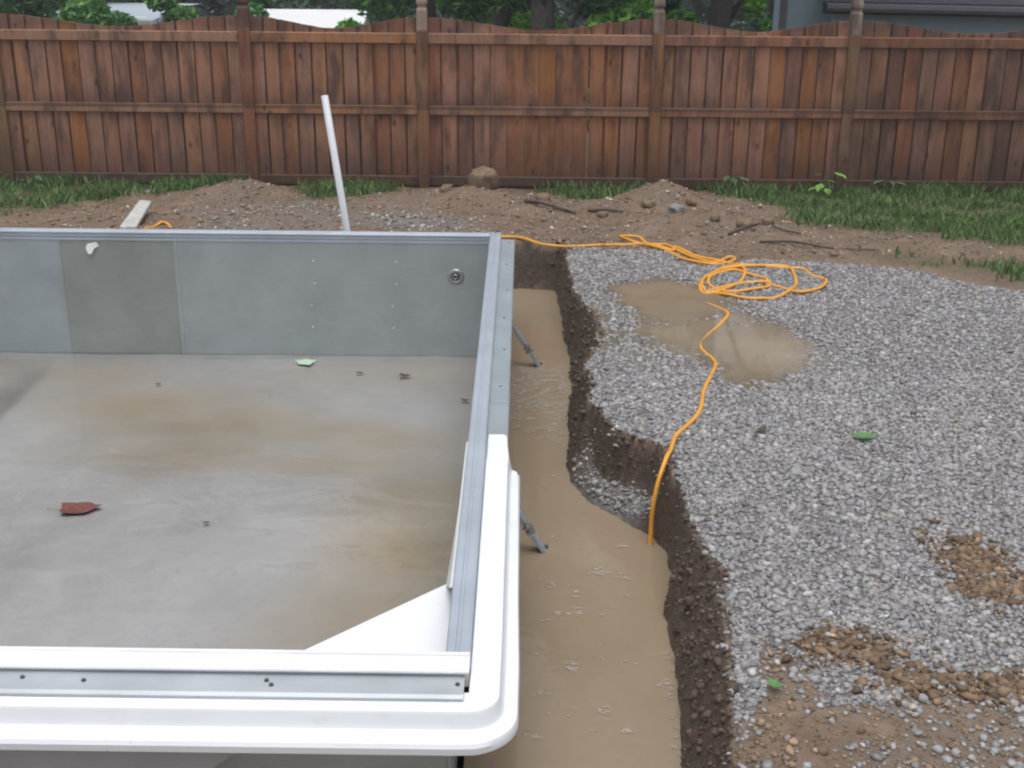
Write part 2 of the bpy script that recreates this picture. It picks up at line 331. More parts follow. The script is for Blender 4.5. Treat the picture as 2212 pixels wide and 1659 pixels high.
def grass_w(x, y):
    g = np.maximum.reduce([soft(x,y,GRASS_R,.16,1), soft(x,y,GRASS_R2,.12,2)*.7, soft(x,y,GRASS_L,.16,3), soft(x,y,GRASS_M,.12,4)*.8, soft(x,y,GRASS_M2,.12,5)*.9])
    back = sst(13.75, 13.9, y)
    return np.maximum(np.clip(g, 0, 1), back)
def puddle_mask(x, y):
    return np.maximum.reduce([soft(x,y,P_DARK,.16,11), soft(x,y,P_LITE,.18,12), soft(x,y,G_STRIP,.05,13)*1.0])
def ground_all(x, y):
    t, xb, xt = trench_t(x, y)
    slump = sst(6.04, 6.2, y)*sst(6.95, 6.55, y)
    tc = np.clip(t, 0, 1)
    f_norm = np.clip(tc*1.15, 0, 1)**.85
    f_sl = .42*tc**.8*sst(0, .1, tc) + .58*sst(.66, .95, tc)
    f = f_norm*(1-slump)+f_sl*slump
    base = 0*x
    # land falls a little toward the fence, more beyond it
    base = base - .10*sst(10.0, 12.6, y) - .05*sst(12.4, 13.4, y) - .9*sst(14, 18, y) - 1.2*sst(18, 26, y)
    mounds = (bump2(x,y,-2.75,12.75,.45,.35,.13)+bump2(x,y,-3.1,12.5,.35,.3,.08)+bump2(x,y,-2.0,11.7,.8,.4,.06)+bump2(x,y,-1.1,12.5,.6,.3,.09)
              +bump2(x,y,-.35,12.55,.45,.35,.11)+bump2(x,y,1.38,12.55,.36,.42,.20)+bump2(x,y,1.9,12.0,.5,.4,.07)+bump2(x,y,.6,12.3,.5,.25,.05)
              +bump2(x,y,1.3,11.6,.5,.3,.05)+bump2(x,y,-5.6,11.9,.35,.35,.14)+bump2(x,y,2.05,11.1,.22,.14,.07)-bump2(x,y,2.2,10.6,.8,.16,.05))
    gw = gravel_w(x, y); gr = grass_w(x, y)
    loose = sst(9.9, 10.7, y)*sst(13.6, 13.2, y)
    rough = loose*(fbm(x,y,.55,5)*.035+fbm(x,y,.16,6)*.030+fbm(x,y,.06,15,2)*.008)*(1-.6*gr) + (1-loose)*fbm(x,y,.7,7)*.014
    rough = rough + (1-gw)*(1-loose)*fbm(x,y,.14,16)*.02
    top = base+mounds+rough
    pm = puddle_mask(x, y); top = top - .026*sst(.0, 1, pm) 
    lip = np.exp(-((t-1.0)/.5)**2)*(t > 1)*-.012
    # soil of the bank, lumpy
    inside = sst(1.0, .85, t)
    bankn = inside*sst(0, .15, tc)*(fbm(x,y,.13,12)*.05+fbm(x,y,.05,13)*.025)
    z = np.where(t < 1, -.40+(top+.40)*f, top+lip) + bankn
    z = np.where(t <= 0, -.40+np.clip(t, -2, 0)*.10-.02, z)
    z = np.where((t <= 0), np.maximum(z, -.58), z)
    inpool = sst(-.20, -.26, x)*sst(3.74, 3.80, y)*sst(9.74, 9.66, y)*sst(-10.2, -10.1, x)
    z = np.where(inpool > 0, z*(1-inpool)-1.6*inpool, z)
    near = sst(2.9, 2.2, y); z = z*(1-near)+0*near
    bank = np.clip(inside*sst(-.3, .02, t)*(1-.95*slump*sst(.70,.55,tc)) + .55*np.exp(-((t-1)/.25)**2)*(t>1)*(.5+.5*fbm(x,y,.2,44)), 0, 1)
    bank = np.where(t <= -.2, .3, bank)
    soilg = np.where(t < 1, slump*sst(.72,.6,tc)*.95, gw)
    gr = np.where(t < 1.1, 0, gr)
    return z, soilg, bank, gr, t, pm
def geo(a, b, n): return a+(b-a)*(np.linspace(0, 1, n)**3)
gx = np.concatenate([-geo(9, 250, 26)[::-1], np.linspace(-8.9, -6.1, 30), np.linspace(-6, -.55, 140), np.linspace(-.5, 1.1, 150), np.linspace(1.125, 4.8, 150), np.linspace(4.85, 7, 40), geo(7.1, 250, 26)])
gy = np.concatenate([-geo(0, 150, 16)[::-1], np.linspace(.3, 2.6, 12), np.linspace(2.7, 7, 240), np.linspace(7.03, 13.8, 250), np.linspace(13.9, 30, 60), geo(31, 400, 24)])
GX, GY = np.meshgrid(gx, gy); fx, fy = GX.ravel(), GY.ravel()
Z, sg, bk, gr, tt, pm = ground_all(fx, fy)
nx, ny = len(gx), len(gy); I = np.arange(nx*ny).reshape(ny, nx)
F = np.stack([I[:-1,:-1], I[:-1,1:], I[1:,1:], I[1:,:-1]], -1).reshape(-1, 4)
ground = npmesh('ground', np.stack([fx, fy, Z], -1), F, M['ground'], np.stack([sg, bk, gr], -1), True, attr='soil')
kind(ground, 'structure', 'bare clay and gravel yard with an open trench cut round the pool')
def gz(x, y): return float(ground_all(np.array([x], float), np.array([y], float))[0][0])

# muddy water in the trench
xs = np.linspace(-9.5, 1.0, 60); ys = np.linspace(2.6, 11.0, 60)
def sheet(name, x0, x1, y0, y1, z, m):
    b = MB(); b.add([(x0,y0,z),(x1,y0,z),(x1,y1,z),(x0,y1,z)], [(0,1,2,3)]); return obj(name, b, m)
b = MB()
for (x0, y0, x1, y1) in ((-.205, 2.6, 1.05, 10.9), (-10, 9.69, -.205, 10.9), (-10, 2.6, -.205, 3.78)):
    b.add([(x0,y0,-.4),(x1,y0,-.4),(x1,y1,-.4),(x0,y1,-.4)], [(0,1,2,3)])
kind(obj('trench_water', b, M['trench']), 'structure', 'opaque tan rain water standing in the trench beside the pool')

# puddles lying in hollows of the gravel: opacity follows the real depth
def puddle(name, x0, x1, y0, y1, zw, label, mask):
    xs = np.arange(x0, x1, .02); ys = np.arange(y0, y1, .02); X, Y = np.meshgrid(xs, ys); x, y = X.ravel(), Y.ravel()
    z = ground_all(x, y)[0]; d = zw-z; i = np.arange(x.size).reshape(X.shape)
    Fq = np.stack([i[:-1,:-1], i[:-1,1:], i[1:,1:], i[1:,:-1]], -1).reshape(-1, 4); mk = mask(x, y) > .02
    ok = (d[Fq].max(1) > 0) & mk[Fq].any(1); Fq = Fq[ok]; u, inv = np.unique(Fq, return_inverse=True)
    o = npmesh(name, np.stack([x[u], y[u], np.full(u.size, zw)], -1), inv.reshape(-1, 4), M['puddle'], extra=np.clip(d[u], 0, 1))
    return kind(o, 'structure', label)
puddle('puddle', .5, 2.3, 6.8, 9.7, -.002, 'tan puddle standing on the gravel below the coiled cord', lambda x, y: np.maximum(soft(x,y,P_DARK,.26,11), soft(x,y,P_LITE,.28,12)))
puddle('puddle', 1.0, 3.0, 9.8, 10.7, -.052, 'narrow muddy puddle between the gravel and the dirt bank', lambda x, y: soft(x,y,G_STRIP,.16,13))

# stones, soil lumps
T = (1+5**.5)/2
ICO = np.array([(-1,T,0),(1,T,0),(-1,-T,0),(1,-T,0),(0,-1,T),(0,1,T),(0,-1,-T),(0,1,-T),(T,0,-1),(T,0,1),(-T,0,-1),(-T,0,1)], float); ICO /= np.linalg.norm(ICO[0])
ICF = np.array([(0,11,5),(0,5,1),(0,1,7),(0,7,10),(0,10,11),(1,5,9),(5,11,4),(11,10,2),(10,7,6),(7,1,8),(3,9,4),(3,4,2),(3,2,6),(3,6,8),(3,8,9),(4,9,5),(2,4,11),(6,2,10),(8,6,7),(9,8,1)])
def lumps(name, x, y, z, r, col, m, flat=.7, jag=.3, sink=.25):
    n = len(x); V = ICO[None]*(1+rng.uniform(-jag, jag, (n, 12, 1)))
    sc = np.stack([rng.uniform(.8,1.35,n), rng.uniform(.7,1.1,n), rng.uniform(flat*.7,flat*1.2,n)], -1); V = V*sc[:,None,:]
    # random tilt + yaw
    a = rng.uniform(0, 6.283, n); t = rng.uniform(-.6, .6, n)
    y2 = V[:,:,1]*np.cos(t)[:,None]-V[:,:,2]*np.sin(t)[:,None]; z2 = V[:,:,1]*np.sin(t)[:,None]+V[:,:,2]*np.cos(t)[:,None]
    x3 = V[:,:,0]*np.cos(a)[:,None]-y2*np.sin(a)[:,None]; y3 = V[:,:,0]*np.sin(a)[:,None]+y2*np.cos(a)[:,None]
    P = np.stack([x3, y3, z2], -1)*r[:,None,None] + np.stack([x, y, z+r*flat*(1-2*sink)], -1)[:,None,:]
    Fs = ICF[None]+np.arange(n)[:,None,None]*12
    return npmesh(name, P.reshape(-1, 3), Fs.reshape(-1, 3), m, np.repeat(col, 12, 0))
def scatter(n, x0, x1, y0, y1):
    x = rng.uniform(x0, x1, n); y = y0+(y1-y0)*rng.uniform(0, 1, n); return x, y
x, y = scatter(212000, .3, 5.9, 3.2, 10.6)
ok = (x < 1.45+.385*y) ; x, y = x[ok], y[ok]
z, s_, b_, g_, t_, p_ = ground_all(x, y)
keep = (rng.uniform(0, 1, x.size) < np.where(t_ > 1.03, s_, np.where((t_ > .1) & (t_ < 1), np.maximum(s_, .12*sst(.55,1.,t_)), 0))*np.where(y > 7.5, .66, 1.)*np.where(x > .7+.385*y, .55, 1.))
keep &= ~((p_ > .75) & (rng.uniform(0,1,x.size) < .75))
x, y, z = x[keep], y[keep], z[keep]; n = x.size
r = np.clip(rng.lognormal(math.log(.0098), .38, n), .004, .024)
v = np.clip(rng.lognormal(math.log(.252), .22, n), .09, .46); wob = rng.normal(0, .012, (n, 2))
col = np.stack([v*(1.02+wob[:,0]), v*(1.0+wob[:,1]*.3), v*(1.005-wob[:,0])], -1); 
tn = rng.uniform(0, 1, n) < .06; col[tn] *= np.array([1.06,.95,.84])
kind(lumps('gravel', x, y, z, r, col, M['stone'], .62, .34, .3), 'stuff', 'grey crushed stone spread over the yard beside the trench')
x, y = scatter(26000, -4.2, 4.5, 9.8, 13.2); z, s_, b_, g_, t_, p_ = ground_all(x, y)
keep = (t_ > 1.0) & (rng.uniform(0,1,x.size) < np.clip(s_*.9+.10*(1-g_), 0, 1)) & (y > np.where(x < .3, 10.6, 10.35)); x, y, z = x[keep], y[keep], z[keep]; n = x.size
v = np.clip(rng.lognormal(math.log(.23), .4, n), .06, .6); col = np.stack([v*1.06, v*.98, v*.90], -1)
kind(lumps('scattered_stones', x, y, z, np.clip(rng.lognormal(math.log(.011), .35, n), .005, .025), col, M['stone'], .6, .34, .3), 'stuff', 'small stones scattered over the brown dirt by the fence')
x1, y1 = scatter(9000, -5.0, 4.5, 10.2, 13.3); x2, y2 = scatter(9000, .6, 2.6, 3.3, 5.4); x3, y3 = scatter(16000, .25, .95, 3.0, 10.8)
x = np.concatenate([x1,x2,x3]); y = np.concatenate([y1,y2,y3]); z, s_, b_, g_, t_, p_ = ground_all(x, y)
keep = np.where(t_ < 1, (t_ > .04)*(1-s_)*rng.uniform(0,1,x.size) > .55, rng.uniform(0,1,x.size) < (1-s_)*(1-.8*g_)*.6); keep &= (x > -.2) | (y > 10.5)
x, y, z, t_ = x[keep], y[keep], z[keep], t_[keep]; n = x.size
v = np.clip(rng.lognormal(0, .3, n), .5, 1.9)[:,None]
col = np.where((t_ < 1.05)[:,None], np.array([[.088,.062,.046]]), np.array([[.195,.138,.092]]))*v
kind(lumps('soil_crumbs', x, y, z, np.clip(np.where((y < 5.5) & (t_ > 1.05), .65, 1)*rng.lognormal(math.log(.0095), .45, n), .004, .028), col, M['crumb'], .7, .42, .35), 'stuff', 'loose crumbs of soil on the dirt and down the trench bank')

# crumbled wet soil patches lying on the gravel
px_ = []; py_ = []
for cx, cy, sx, sy, n_ in ((2.02,5.08,.075,.11,420),(2.00,4.84,.07,.05,160),(2.34,4.72,.12,.12,420),(1.86,4.08,.09,.06,260),(1.50,4.14,.09,.06,200),(1.28,4.36,.12,.07,200)):
    n_ = int(n_*2.2); px_.append(rng.normal(cx, sx, n_)); py_.append(rng.normal(cy, sy, n_))
x = np.concatenate(px_); y = np.concatenate(py_); z = ground_all(x, y)[0]; n = x.size; v = rng.lognormal(0, .3, n)[:,None]
kind(lumps('mud_patches', x, y, z+.004, np.clip(rng.lognormal(math.log(.0095), .5, n), .004, .028), np.array([[.155,.104,.064]])*v, M['crumb'], .55, .42, .35), 'stuff', 'crumbly brown mud patches on the gravel at the lower right')

# ------------------------------------------------------------------ fence
FY = 13.45; BZ = -.145
fence = thing('wooden_fence', (0, FY, BZ), 'brown stained wooden privacy fence with scalloped top and post finials', 'fence')
def fpart(name, mb, color, parent=fence, bevel=.004):
    off = Vector((0, FY, BZ)); mb.v = [tuple(Vector(p)-off) for p in mb.v]
    o = obj(name, mb, M['wood'], parent, bevel=0)
    o.color = (*[q*(1.3 if name == 'post' else 1.1) for q in color], 1)
    if bevel: m = o.modifiers.new('bevel', 'BEVEL'); m.width = bevel; m.segments = 1
    return o
POSTS = [-7.85, -5.42, -2.84, -1.04, 1.35, 3.33, 5.75, 8.2]
pcols = [(.20,.10,.05),(.155,.105,.055),(.165,.075,.045),(.170,.092,.052),(.170,.088,.035),(.130,.080,.045),(.12,.07,.04),(.12,.07,.04)]
def finial_mb(x, w):
    b = MB(); prof = [(w*.46, 1.60),(w*.46,1.80),(w*.36,1.82),(w*.36,1.838),(w*.46,1.855),(w*.46,1.885),(w*.38,1.94),(w*.22,2.02),(w*.05,2.10)]
    rings = [[(x-r,FY-r-.005,h+BZ),(x+r,FY-r-.005,h+BZ),(x+r,FY+r-.005,h+BZ),(x-r,FY+r-.005,h+BZ)] for r, h in prof]
    return b.sweep(rings)
for i, px in enumerate(POSTS):
    w = .118; b = MB().box((px-w/2, FY-w/2-.005, BZ-.3), (px+w/2, FY+w/2-.005, 1.60+BZ))
    p = fpart('post', b, pcols[i], bevel=.008)
    c = pcols[i] if i not in (3,4,5) else (.44,.37,.32)
    fpart('finial', finial_mb(px, w), c if i != 2 else (.20,.10,.07), p, .006)
def rail_cols(i): return [(.20,.10,.06),(.215,.135,.092),(.235,.122,.062),(.200,.120,.078),(.180,.088,.055),(.135,.062,.035),(.12,.07,.04)][i]
for i in range(len(POSTS)-1):
    x0, x1 = POSTS[i]+.060, POSTS[i+1]-.060
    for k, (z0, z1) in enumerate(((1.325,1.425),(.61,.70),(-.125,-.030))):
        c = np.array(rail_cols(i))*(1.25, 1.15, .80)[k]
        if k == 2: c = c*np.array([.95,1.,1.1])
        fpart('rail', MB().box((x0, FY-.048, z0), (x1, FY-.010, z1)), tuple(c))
pal = {'pink': (.300,.165,.120), 'grey': (.240,.148,.115), 'tan': (.300,.168,.098), 'brown': (.245,.110,.050), 'orange': (.270,.112,.030), 'dark': (.135,.078,.066), 'red': (.260,.105,.060)}
seq = {0: ['orange','brown'], 1: ['pink','tan','grey','pink','orange','grey','pink','grey','brown','pink','grey','tan','pink','brown','grey'],
       2: ['pink','tan','brown','grey','tan','pink','grey','tan','brown','brown','tan'],
       3: ['red','pink','dark','grey','pink','brown','brown','orange','brown','brown','brown','orange','pink','brown','grey','pink','tan'],
       4: ['tan','grey','pink','grey','pink','tan','pink','orange','dark','orange','brown','pink'],
       5: ['grey','tan','dark','red','grey','pink','brown','tan','grey','dark','grey','pink','dark','brown'], 6: ['brown','grey']}
def scal(x, a, b):
    t = (x-a)/(b-a); return 1.462+.118*(.5+.5*math.cos(2*math.pi*t))**.9
def picket(x0, x1, y0, y1, a, b, col):
    m = 4; top = [(x0+(x1-x0)*k/m) for k in range(m+1)]; lean = random.uniform(-.006, .006); dz = random.uniform(-.004, .004)
    fr = [(x0, y0, BZ-.02), (x1, y0, BZ-.02)]+[(q+lean, y0, scal(q, a, b)+dz) for q in top[::-1]]
    bk = [(p[0], y1, p[2]) for p in fr]; n = len(fr)
    mb = MB().add(fr+bk, [tuple(range(n)), tuple(range(2*n-1, n-1, -1))]+[(i, n+i, n+(i+1) % n, (i+1) % n) for i in range(n)])
    off = Vector((x0, FY, BZ)); mb.v = [tuple(Vector(p)-off) for p in mb.v]
    o = obj('picket', mb, M['wood'], fence); o.location = off-Vector((0, FY, BZ)); o.color = (*col, 1)
for i in range(len(POSTS)-1):
    a, b_ = POSTS[i]+.02, POSTS[i+1]-.02
    if i == 0: a = -7.5
    if i == 6: b_ = 8.0
    n = max(2, round((b_-a)/.165)); pw = (b_-a)/n; s = seq[i]
    for k in range(n):
        c = (np.array(pal[s[k % len(s)]])*.68+np.array((.25,.128,.078))*.32)*random.uniform(1.02, 1.27)
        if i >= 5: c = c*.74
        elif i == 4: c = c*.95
        uni = (i == 3 and 4 <= k <= 9); gap = .004 if uni else random.choice([.015, .025, .032, .010])
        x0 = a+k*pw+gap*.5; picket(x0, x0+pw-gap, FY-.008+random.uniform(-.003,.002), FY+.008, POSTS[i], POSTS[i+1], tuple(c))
        if not uni and k < n-1:
            c2 = np.array(pal[random.choice(['brown','dark','grey','red','brown'])])*random.uniform(.72, 1.0)
            picket(a+(k+1)*pw-.06, a+(k+1)*pw+.06, FY+.012, FY+.027, POSTS[i], POSTS[i+1], tuple(c2))

# ------------------------------------------------------------------ neighbouring buildings
def part(name, mb, m, parent, off, smooth=False, bevel=0):
    mb.v = [tuple(Vector(p)-Vector(off)) for p in mb.v]; return obj(name, mb, m, parent, smooth, bevel=bevel)
hb = (7.5, 18, -1.2); house = thing('house', hb, 'pale blue-grey house with dark shingle eave and gutter behind the fence', 'house')
wl = part('wall', MB().box((3.62,18.3,-1.4),(14,26,2.6)), M['siding'], house, hb)
part('wall', MB().box((4.2,17.95,-1.4),(14,18.29,1.38)), M['siding'], house, hb)
rf = MB()
for k in range(14):                                            # shingle courses, each lapping the one below
    y0 = 17.50+k*.33; z0 = 1.435+k*.115; rf.add([(4.04,y0,z0-.03),(14.3,y0,z0-.03),(14.3,y0,z0),(4.04,y0,z0),(14.3,y0+.36,z0+.115),(4.04,y0+.36,z0+.115)], [(0,1,2,3),(3,2,4,5)])
part('roof', rf, M['roof'], house, hb)
part('fascia', MB().box((4.05,17.52,1.27),(14.3,17.56,1.40)), M['roof'], house, hb)
gt = MB(); pr = [(17.40,1.415),(17.385,1.41),(17.385,1.355),(17.42,1.31),(17.515,1.31),(17.515,1.415),(17.50,1.415),(17.50,1.33),(17.425,1.33),(17.40,1.365)]
gt.sweep([[(x, yy, zz) for yy, zz in pr] for x in (4.10, 14.3)]); part('gutter', gt, M['gutter'], house, hb)
part('soffit', MB().box((4.06,17.57,1.355),(14.2,17.94,1.37)), M['roof'], house, hb)
part('gable_roof', MB().add([(3.4,18.0,2.6),(3.4,26,2.6),(14,26,2.6),(14,18.0,2.6),(3.4,22,4.3),(14,22,4.3)], [(0,3,5,4),(1,4,5,2),(0,4,1),(3,2,5)]), M['roof'], house, hb)
house.rotation_euler.z = R(-9)
part('downspout', MB().box((3.50,18.22,-1.3),(3.60,18.30,2.5)), M['gutter'], house, hb)
def shed(name, x0, x1, y0, y1, ze, zr, wallm, roofm, label, cat, ribs=0):
    bs = ((x0+x1)/2, y0, -2.3); s = thing(name, bs, label, cat)
    part('wall', MB().box((x0,y0,-2.6),(x1,y1,ze)), wallm, s, bs); ym = (y0+y1)/2
    part('roof', MB().add([(x0-.2,y0-.25,ze-.02),(x1+.2,y0-.25,ze-.02),(x1+.2,ym,zr),(x0-.2,ym,zr),(x0-.2,y1+.25,ze-.02),(x1+.2,y1+.25,ze-.02),
        (x0-.2,y0-.25,ze-.10),(x1+.2,y0-.25,ze-.10),(x1+.2,ym,zr-.08),(x0-.2,ym,zr-.08)], [(0,1,2,3),(3,2,5,4),(0,6,7,1),(0,3,9,6),(1,7,8,2)]), roofm, s, bs)
    part('eave_trim', MB().box((x0-.2,y0-.29,ze-.12),(x1+.2,y0-.255,ze-.03)), M['cream'], s, bs)
    for k in range(ribs):
        xx = x0+(x1-x0)*(k+.5)/ribs
        part('roof_seam', MB().add([(xx-.02,y0-.24,ze),(xx+.02,y0-.24,ze),(xx+.02,ym,zr+.02),(xx-.02,ym,zr+.02),(xx,y0-.24,ze+.04),(xx,ym,zr+.06)], [(0,1,4),(1,2,5,4),(0,4,5,3)]), roofm, s, bs)
    return s
shed('shed', -5.45, -3.45, 26.0, 29.6, .12, .46, M['cream'], M['metalroof'], 'low white building with bright pale metal roof showing above the fence', 'shed', 0)
shed('distant_house', -8.6, -6.85, 24.0, 27.2, .60, .66, M['cream'], M['paleroof'], 'cream house with pale blue-grey roof half hidden by bushes at the left', 'house')

# ------------------------------------------------------------------ trees and bushes beyond the fence
def leaves(cs, rs, n, size, cols, shape=.75, low=None):
    cs = np.asarray(cs, float); rs = np.asarray(rs, float); wt = rs[:,0]*rs[:,2]; k = rng.choice(len(cs), n, p=wt/wt.sum())
    d = rng.normal(0, 1, (n, 3)); d /= np.linalg.norm(d, axis=1)[:,None]; rad = rng.uniform(.35, 1, n)**.55
    P = cs[k]+d*rs[k]*rad[:,None]; keep = vn(P[:,0]*1.7+k, P[:,2]*1.7+P[:,1]*1.3, 91) > -.35; P = P[keep]; k = k[keep]; n = len(P)
    a = rng.normal(0, 1, (n, 3)); a[:,2] *= .6; a /= np.linalg.norm(a, axis=1)[:,None]; c = rng.normal(0, 1, (n, 3)); b = np.cross(a, c); b /= np.linalg.norm(b, axis=1)[:,None]
    s = size*rng.uniform(.6, 1.4, n)[:,None]; a = a*s; b = b*s*shape*.55
    V = np.stack([P-a, P+b*.9-a*.1, P+a, P-b*.9-a*.1], 1).reshape(-1, 3)
    cc = np.asarray(cols, float); ck = cc[(k*7+rng.integers(0, 2, n)) % len(cc)]*rng.uniform(.6, 1.4, n)[:,None]
    return V, np.arange(n*4).reshape(-1, 4), np.repeat(ck, 4, 0)
def tree(name, x, y, h, rw, cols, n, size, label, cat='tree', trunk=.16, bark='bark', bottom=.25, clumps=14, group=None, seed=0, lean=0):
    rs = random.Random(seed); z0 = gz(x, y); t = thing(name, (x, y, z0), label, cat, group)
    tops = []; tb = MB(); P = [(0,0,-.2)]+[(lean*q+rs.uniform(-.06,.06)*q*4, rs.uniform(-.06,.06)*q*4, h*.85*q) for q in (.25,.5,.75,1)]
    tb.tube(P, [trunk*1.25, trunk, trunk*.8, trunk*.5, trunk*.15], 9); cs = []; rr = []
    for k in range(clumps):
        q = bottom+(1-bottom)*(k+.5)/clumps; ang = k*2.4+rs.uniform(-.5,.5); prof = math.sin(min(1, .25+.9*q)*math.pi*.85)**.6
        d = rw*prof*rs.uniform(.25,.75); c = (d*math.cos(ang)+lean*q, d*math.sin(ang), h*q); r = rw*rs.uniform(.30,.55)
        cs.append(c); rr.append((r, r, r*rs.uniform(.6,.85)))
        if trunk > .05: tb.tube([(lean*q*.8, 0, h*max(.1, q-.18)), ((c[0]+lean*q)*.5, c[1]*.5, h*(q-.06)), c], [trunk*.3, trunk*.2, .012], 5)
    obj('trunk' if trunk > .05 else 'stem', tb, M[bark], t, True)
    V, Fq, cc = leaves(cs, rr, int(n*2.5), size*.8, [tuple(q*g_ for q, g_ in zip(c_, (2.15,2.6,1.8))) for c_ in cols]); npmesh('crown', V, Fq, M['leaf'], cc, parent=t); return t
DK = [(.020,.040,.022),(.030,.055,.030),(.024,.046,.034)]; MID = [(.045,.085,.035),(.060,.105,.040),(.035,.070,.035)]
BR = [(.085,.165,.030),(.070,.140,.028),(.110,.190,.045),(.055,.110,.030)]; BL = [(.050,.075,.065),(.065,.090,.078),(.040,.062,.056)]
tree('tree', -7.9, 21, 12, 2.6, DK+[(.04,.08,.05)], 9000, .10, 'dark green tree at the far left edge beyond the fence', seed=1, bottom=.12)
tree('bush', -5.95, 18.5, 2.25, .72, MID, 2600, .075, 'mid green bush right of the far left tree behind the fence', 'bush', .03, bottom=.2, clumps=10, seed=2)
tree('bush', -4.85, 18.2, 2.5, .50, MID+[(.08,.13,.06)], 2400, .07, 'narrow soft green bush left of the second fence post', 'bush', .03, bottom=.15, clumps=10, seed=3)
tree('sapling', -3.62, 17.8, 2.6, .42, [(.05,.10,.06),(.06,.115,.07)], 1500, .07, 'slim sapling directly behind the second fence post', 'tree', .03, bottom=.2, clumps=9, seed=4)
tree('bush', -2.36, 18.4, 2.1, .52, BR, 2600, .075, 'bright yellow-green bush at the right end of the white metal roof', 'bush', .03, bottom=.1, clumps=10, seed=5)
tree('tree', -1.55, 20.5, 9, 1.6, [(.05,.10,.04),(.065,.13,.035),(.035,.07,.035)], 7600, .085, 'leafy green tree behind the finial post left of the grey trunk', bottom=.22, seed=6)
tree('tree', -.35, 19.5, 6.5, 1.3, BR[1:]+DK[:1], 5600, .085, 'bright green tree just left of the grey tree trunk', bottom=.30, seed=7)
tree('tree', .28, 18.0, 9, 1.9, DK, 5200, .09, 'tall tree with thick grey trunk standing behind the fence', trunk=.17, bottom=.30, seed=8)
tree('bush', 1.15, 18.2, 3.0, .85, BR+DK[:2], 4200, .085, 'large vivid green bush between the grey trunk and dark trunk', 'bush', .04, bottom=.2, clumps=12, seed=9)
tree('bush', 2.05, 18.8, 3.3, .62, DK+BR[:1], 2800, .085, 'dark mottled bush behind the fourth visible post', 'bush', .04, bottom=.2, clumps=10, seed=10)
tree('tree', 2.54, 17.4, 10, 2.2, DK+BR[3:], 5200, .09, 'tall tree with near black trunk right of the middle finial', trunk=.145, bark='bark_dark', bottom=.36, seed=11)
tree('bush', 3.12, 18.3, 3.0, .50, BR[:3], 2600, .08, 'light green bush right of the dark tree trunk', 'bush', .03, bottom=.2, clumps=10, seed=12)
tree('tree', -4.9, 32.5, 14, 3.6, [(.026,.040,.040),(.034,.050,.048)], 9000, .13, 'tall dark tree rising behind the low white building', trunk=.22, bottom=.10, clumps=20, seed=14)
tree('tree', -10.5, 29, 14, 3.4, [(.030,.050,.042),(.040,.064,.050)], 9000, .13, 'tall blue-green tree behind the pale-roofed house at the left', trunk=.22, bottom=.10, clumps=20, seed=15)
tree('tree', 5.1, 27.5, 7, 1.4, BL, 4600, .10, 'misty blue-green tree left of the blue-grey house', bottom=.2, seed=13)
# dense dark wood behind everything, one mass
cs = []; rr = []
for k in range(130):
    xx = -24+48*(k+.5)/130; cs.append((xx, random.uniform(38,40), random.uniform(-2.4,.3))); rr.append((1.3,1.0,1.2)); cs.append((xx+random.uniform(-.4,.4), random.uniform(40,46), random.uniform(-1.5, 10))); rr.append((1.8, 1.5, 2.6))
    cs.append((xx, random.uniform(40,43), random.uniform(-2, 2.5))); rr.append((1.6, 1.2, 1.8))
V, Fq, cc = leaves(cs, rr, 90000, .24, [(.050,.078,.068),(.065,.095,.080),(.042,.064,.060),(.062,.105,.066)])
kind(npmesh('distant_woods', V, Fq, M['leaf'], cc), 'stuff', 'dark misty wood forming the backdrop beyond the yards')

# rain haze over the yards
hz = MB().box((-60, -8, -3.6), (60, 62, 14)); hm = bpy.data.materials.new('rain_haze'); hm.use_nodes = True; ht = hm.node_tree; ht.nodes.clear()
ho = ht.nodes.new('ShaderNodeOutputMaterial'); hv = ht.nodes.new('ShaderNodeVolumePrincipled'); hv.inputs['Density'].default_value = .0022; hv.inputs['Color'].default_value = (.88,.94,1,1); hv.inputs['Anisotropy'].default_value = .2
ht.links.new(hv.outputs[0], ho.inputs['Volume']); kind(obj('haze', hz, hm), 'stuff', 'thin grey rain haze filling the yards')

# ------------------------------------------------------------------ pool
PX, PN, PF, PL = -.246, 3.80, 9.65, -9.5          # right, near, far, left inner faces
ZT, ZF = .30, -.70
po = Vector((PX, PN, ZF)); pool = thing('swimming_pool', po, 'half built steel-walled swimming pool with white corner step and muddy rain water', 'swimming pool')
def pp(name, mb, m, parent=pool, smooth=False, bevel=0, segs=2):
    mb.v = [tuple(Vector(p)-po) for p in mb.v]; return obj(name, mb, m, parent, smooth, bevel=bevel, segs=segs)
seams = [PX, PX-2.44, PX-3.35, PX-5.79, PL]
for i in range(4):
    y = PF+(0, .0015, 0, .003)[i]
    p = pp('wall_panel', MB().box((seams[i+1]+.0015, y, -.95), (seams[i]-.0015, y+.012, .262)), M[('steel', 'steel_dull', 'steel_pale', 'steel')[i]])
    pp('panel_flange', MB().box((seams[i+1]+.002, y+.013, .215), (seams[i]-.002, y+.125, .240)), M['flange'], p)
    if i < 3: pp('seam_strip', MB().box((seams[i+1]-.012, y-.0035, -.695), (seams[i+1]+.016, y-.0002, .236)), M['steel'], p)
ys = [PN-.02, 6.24, 8.68, PF]
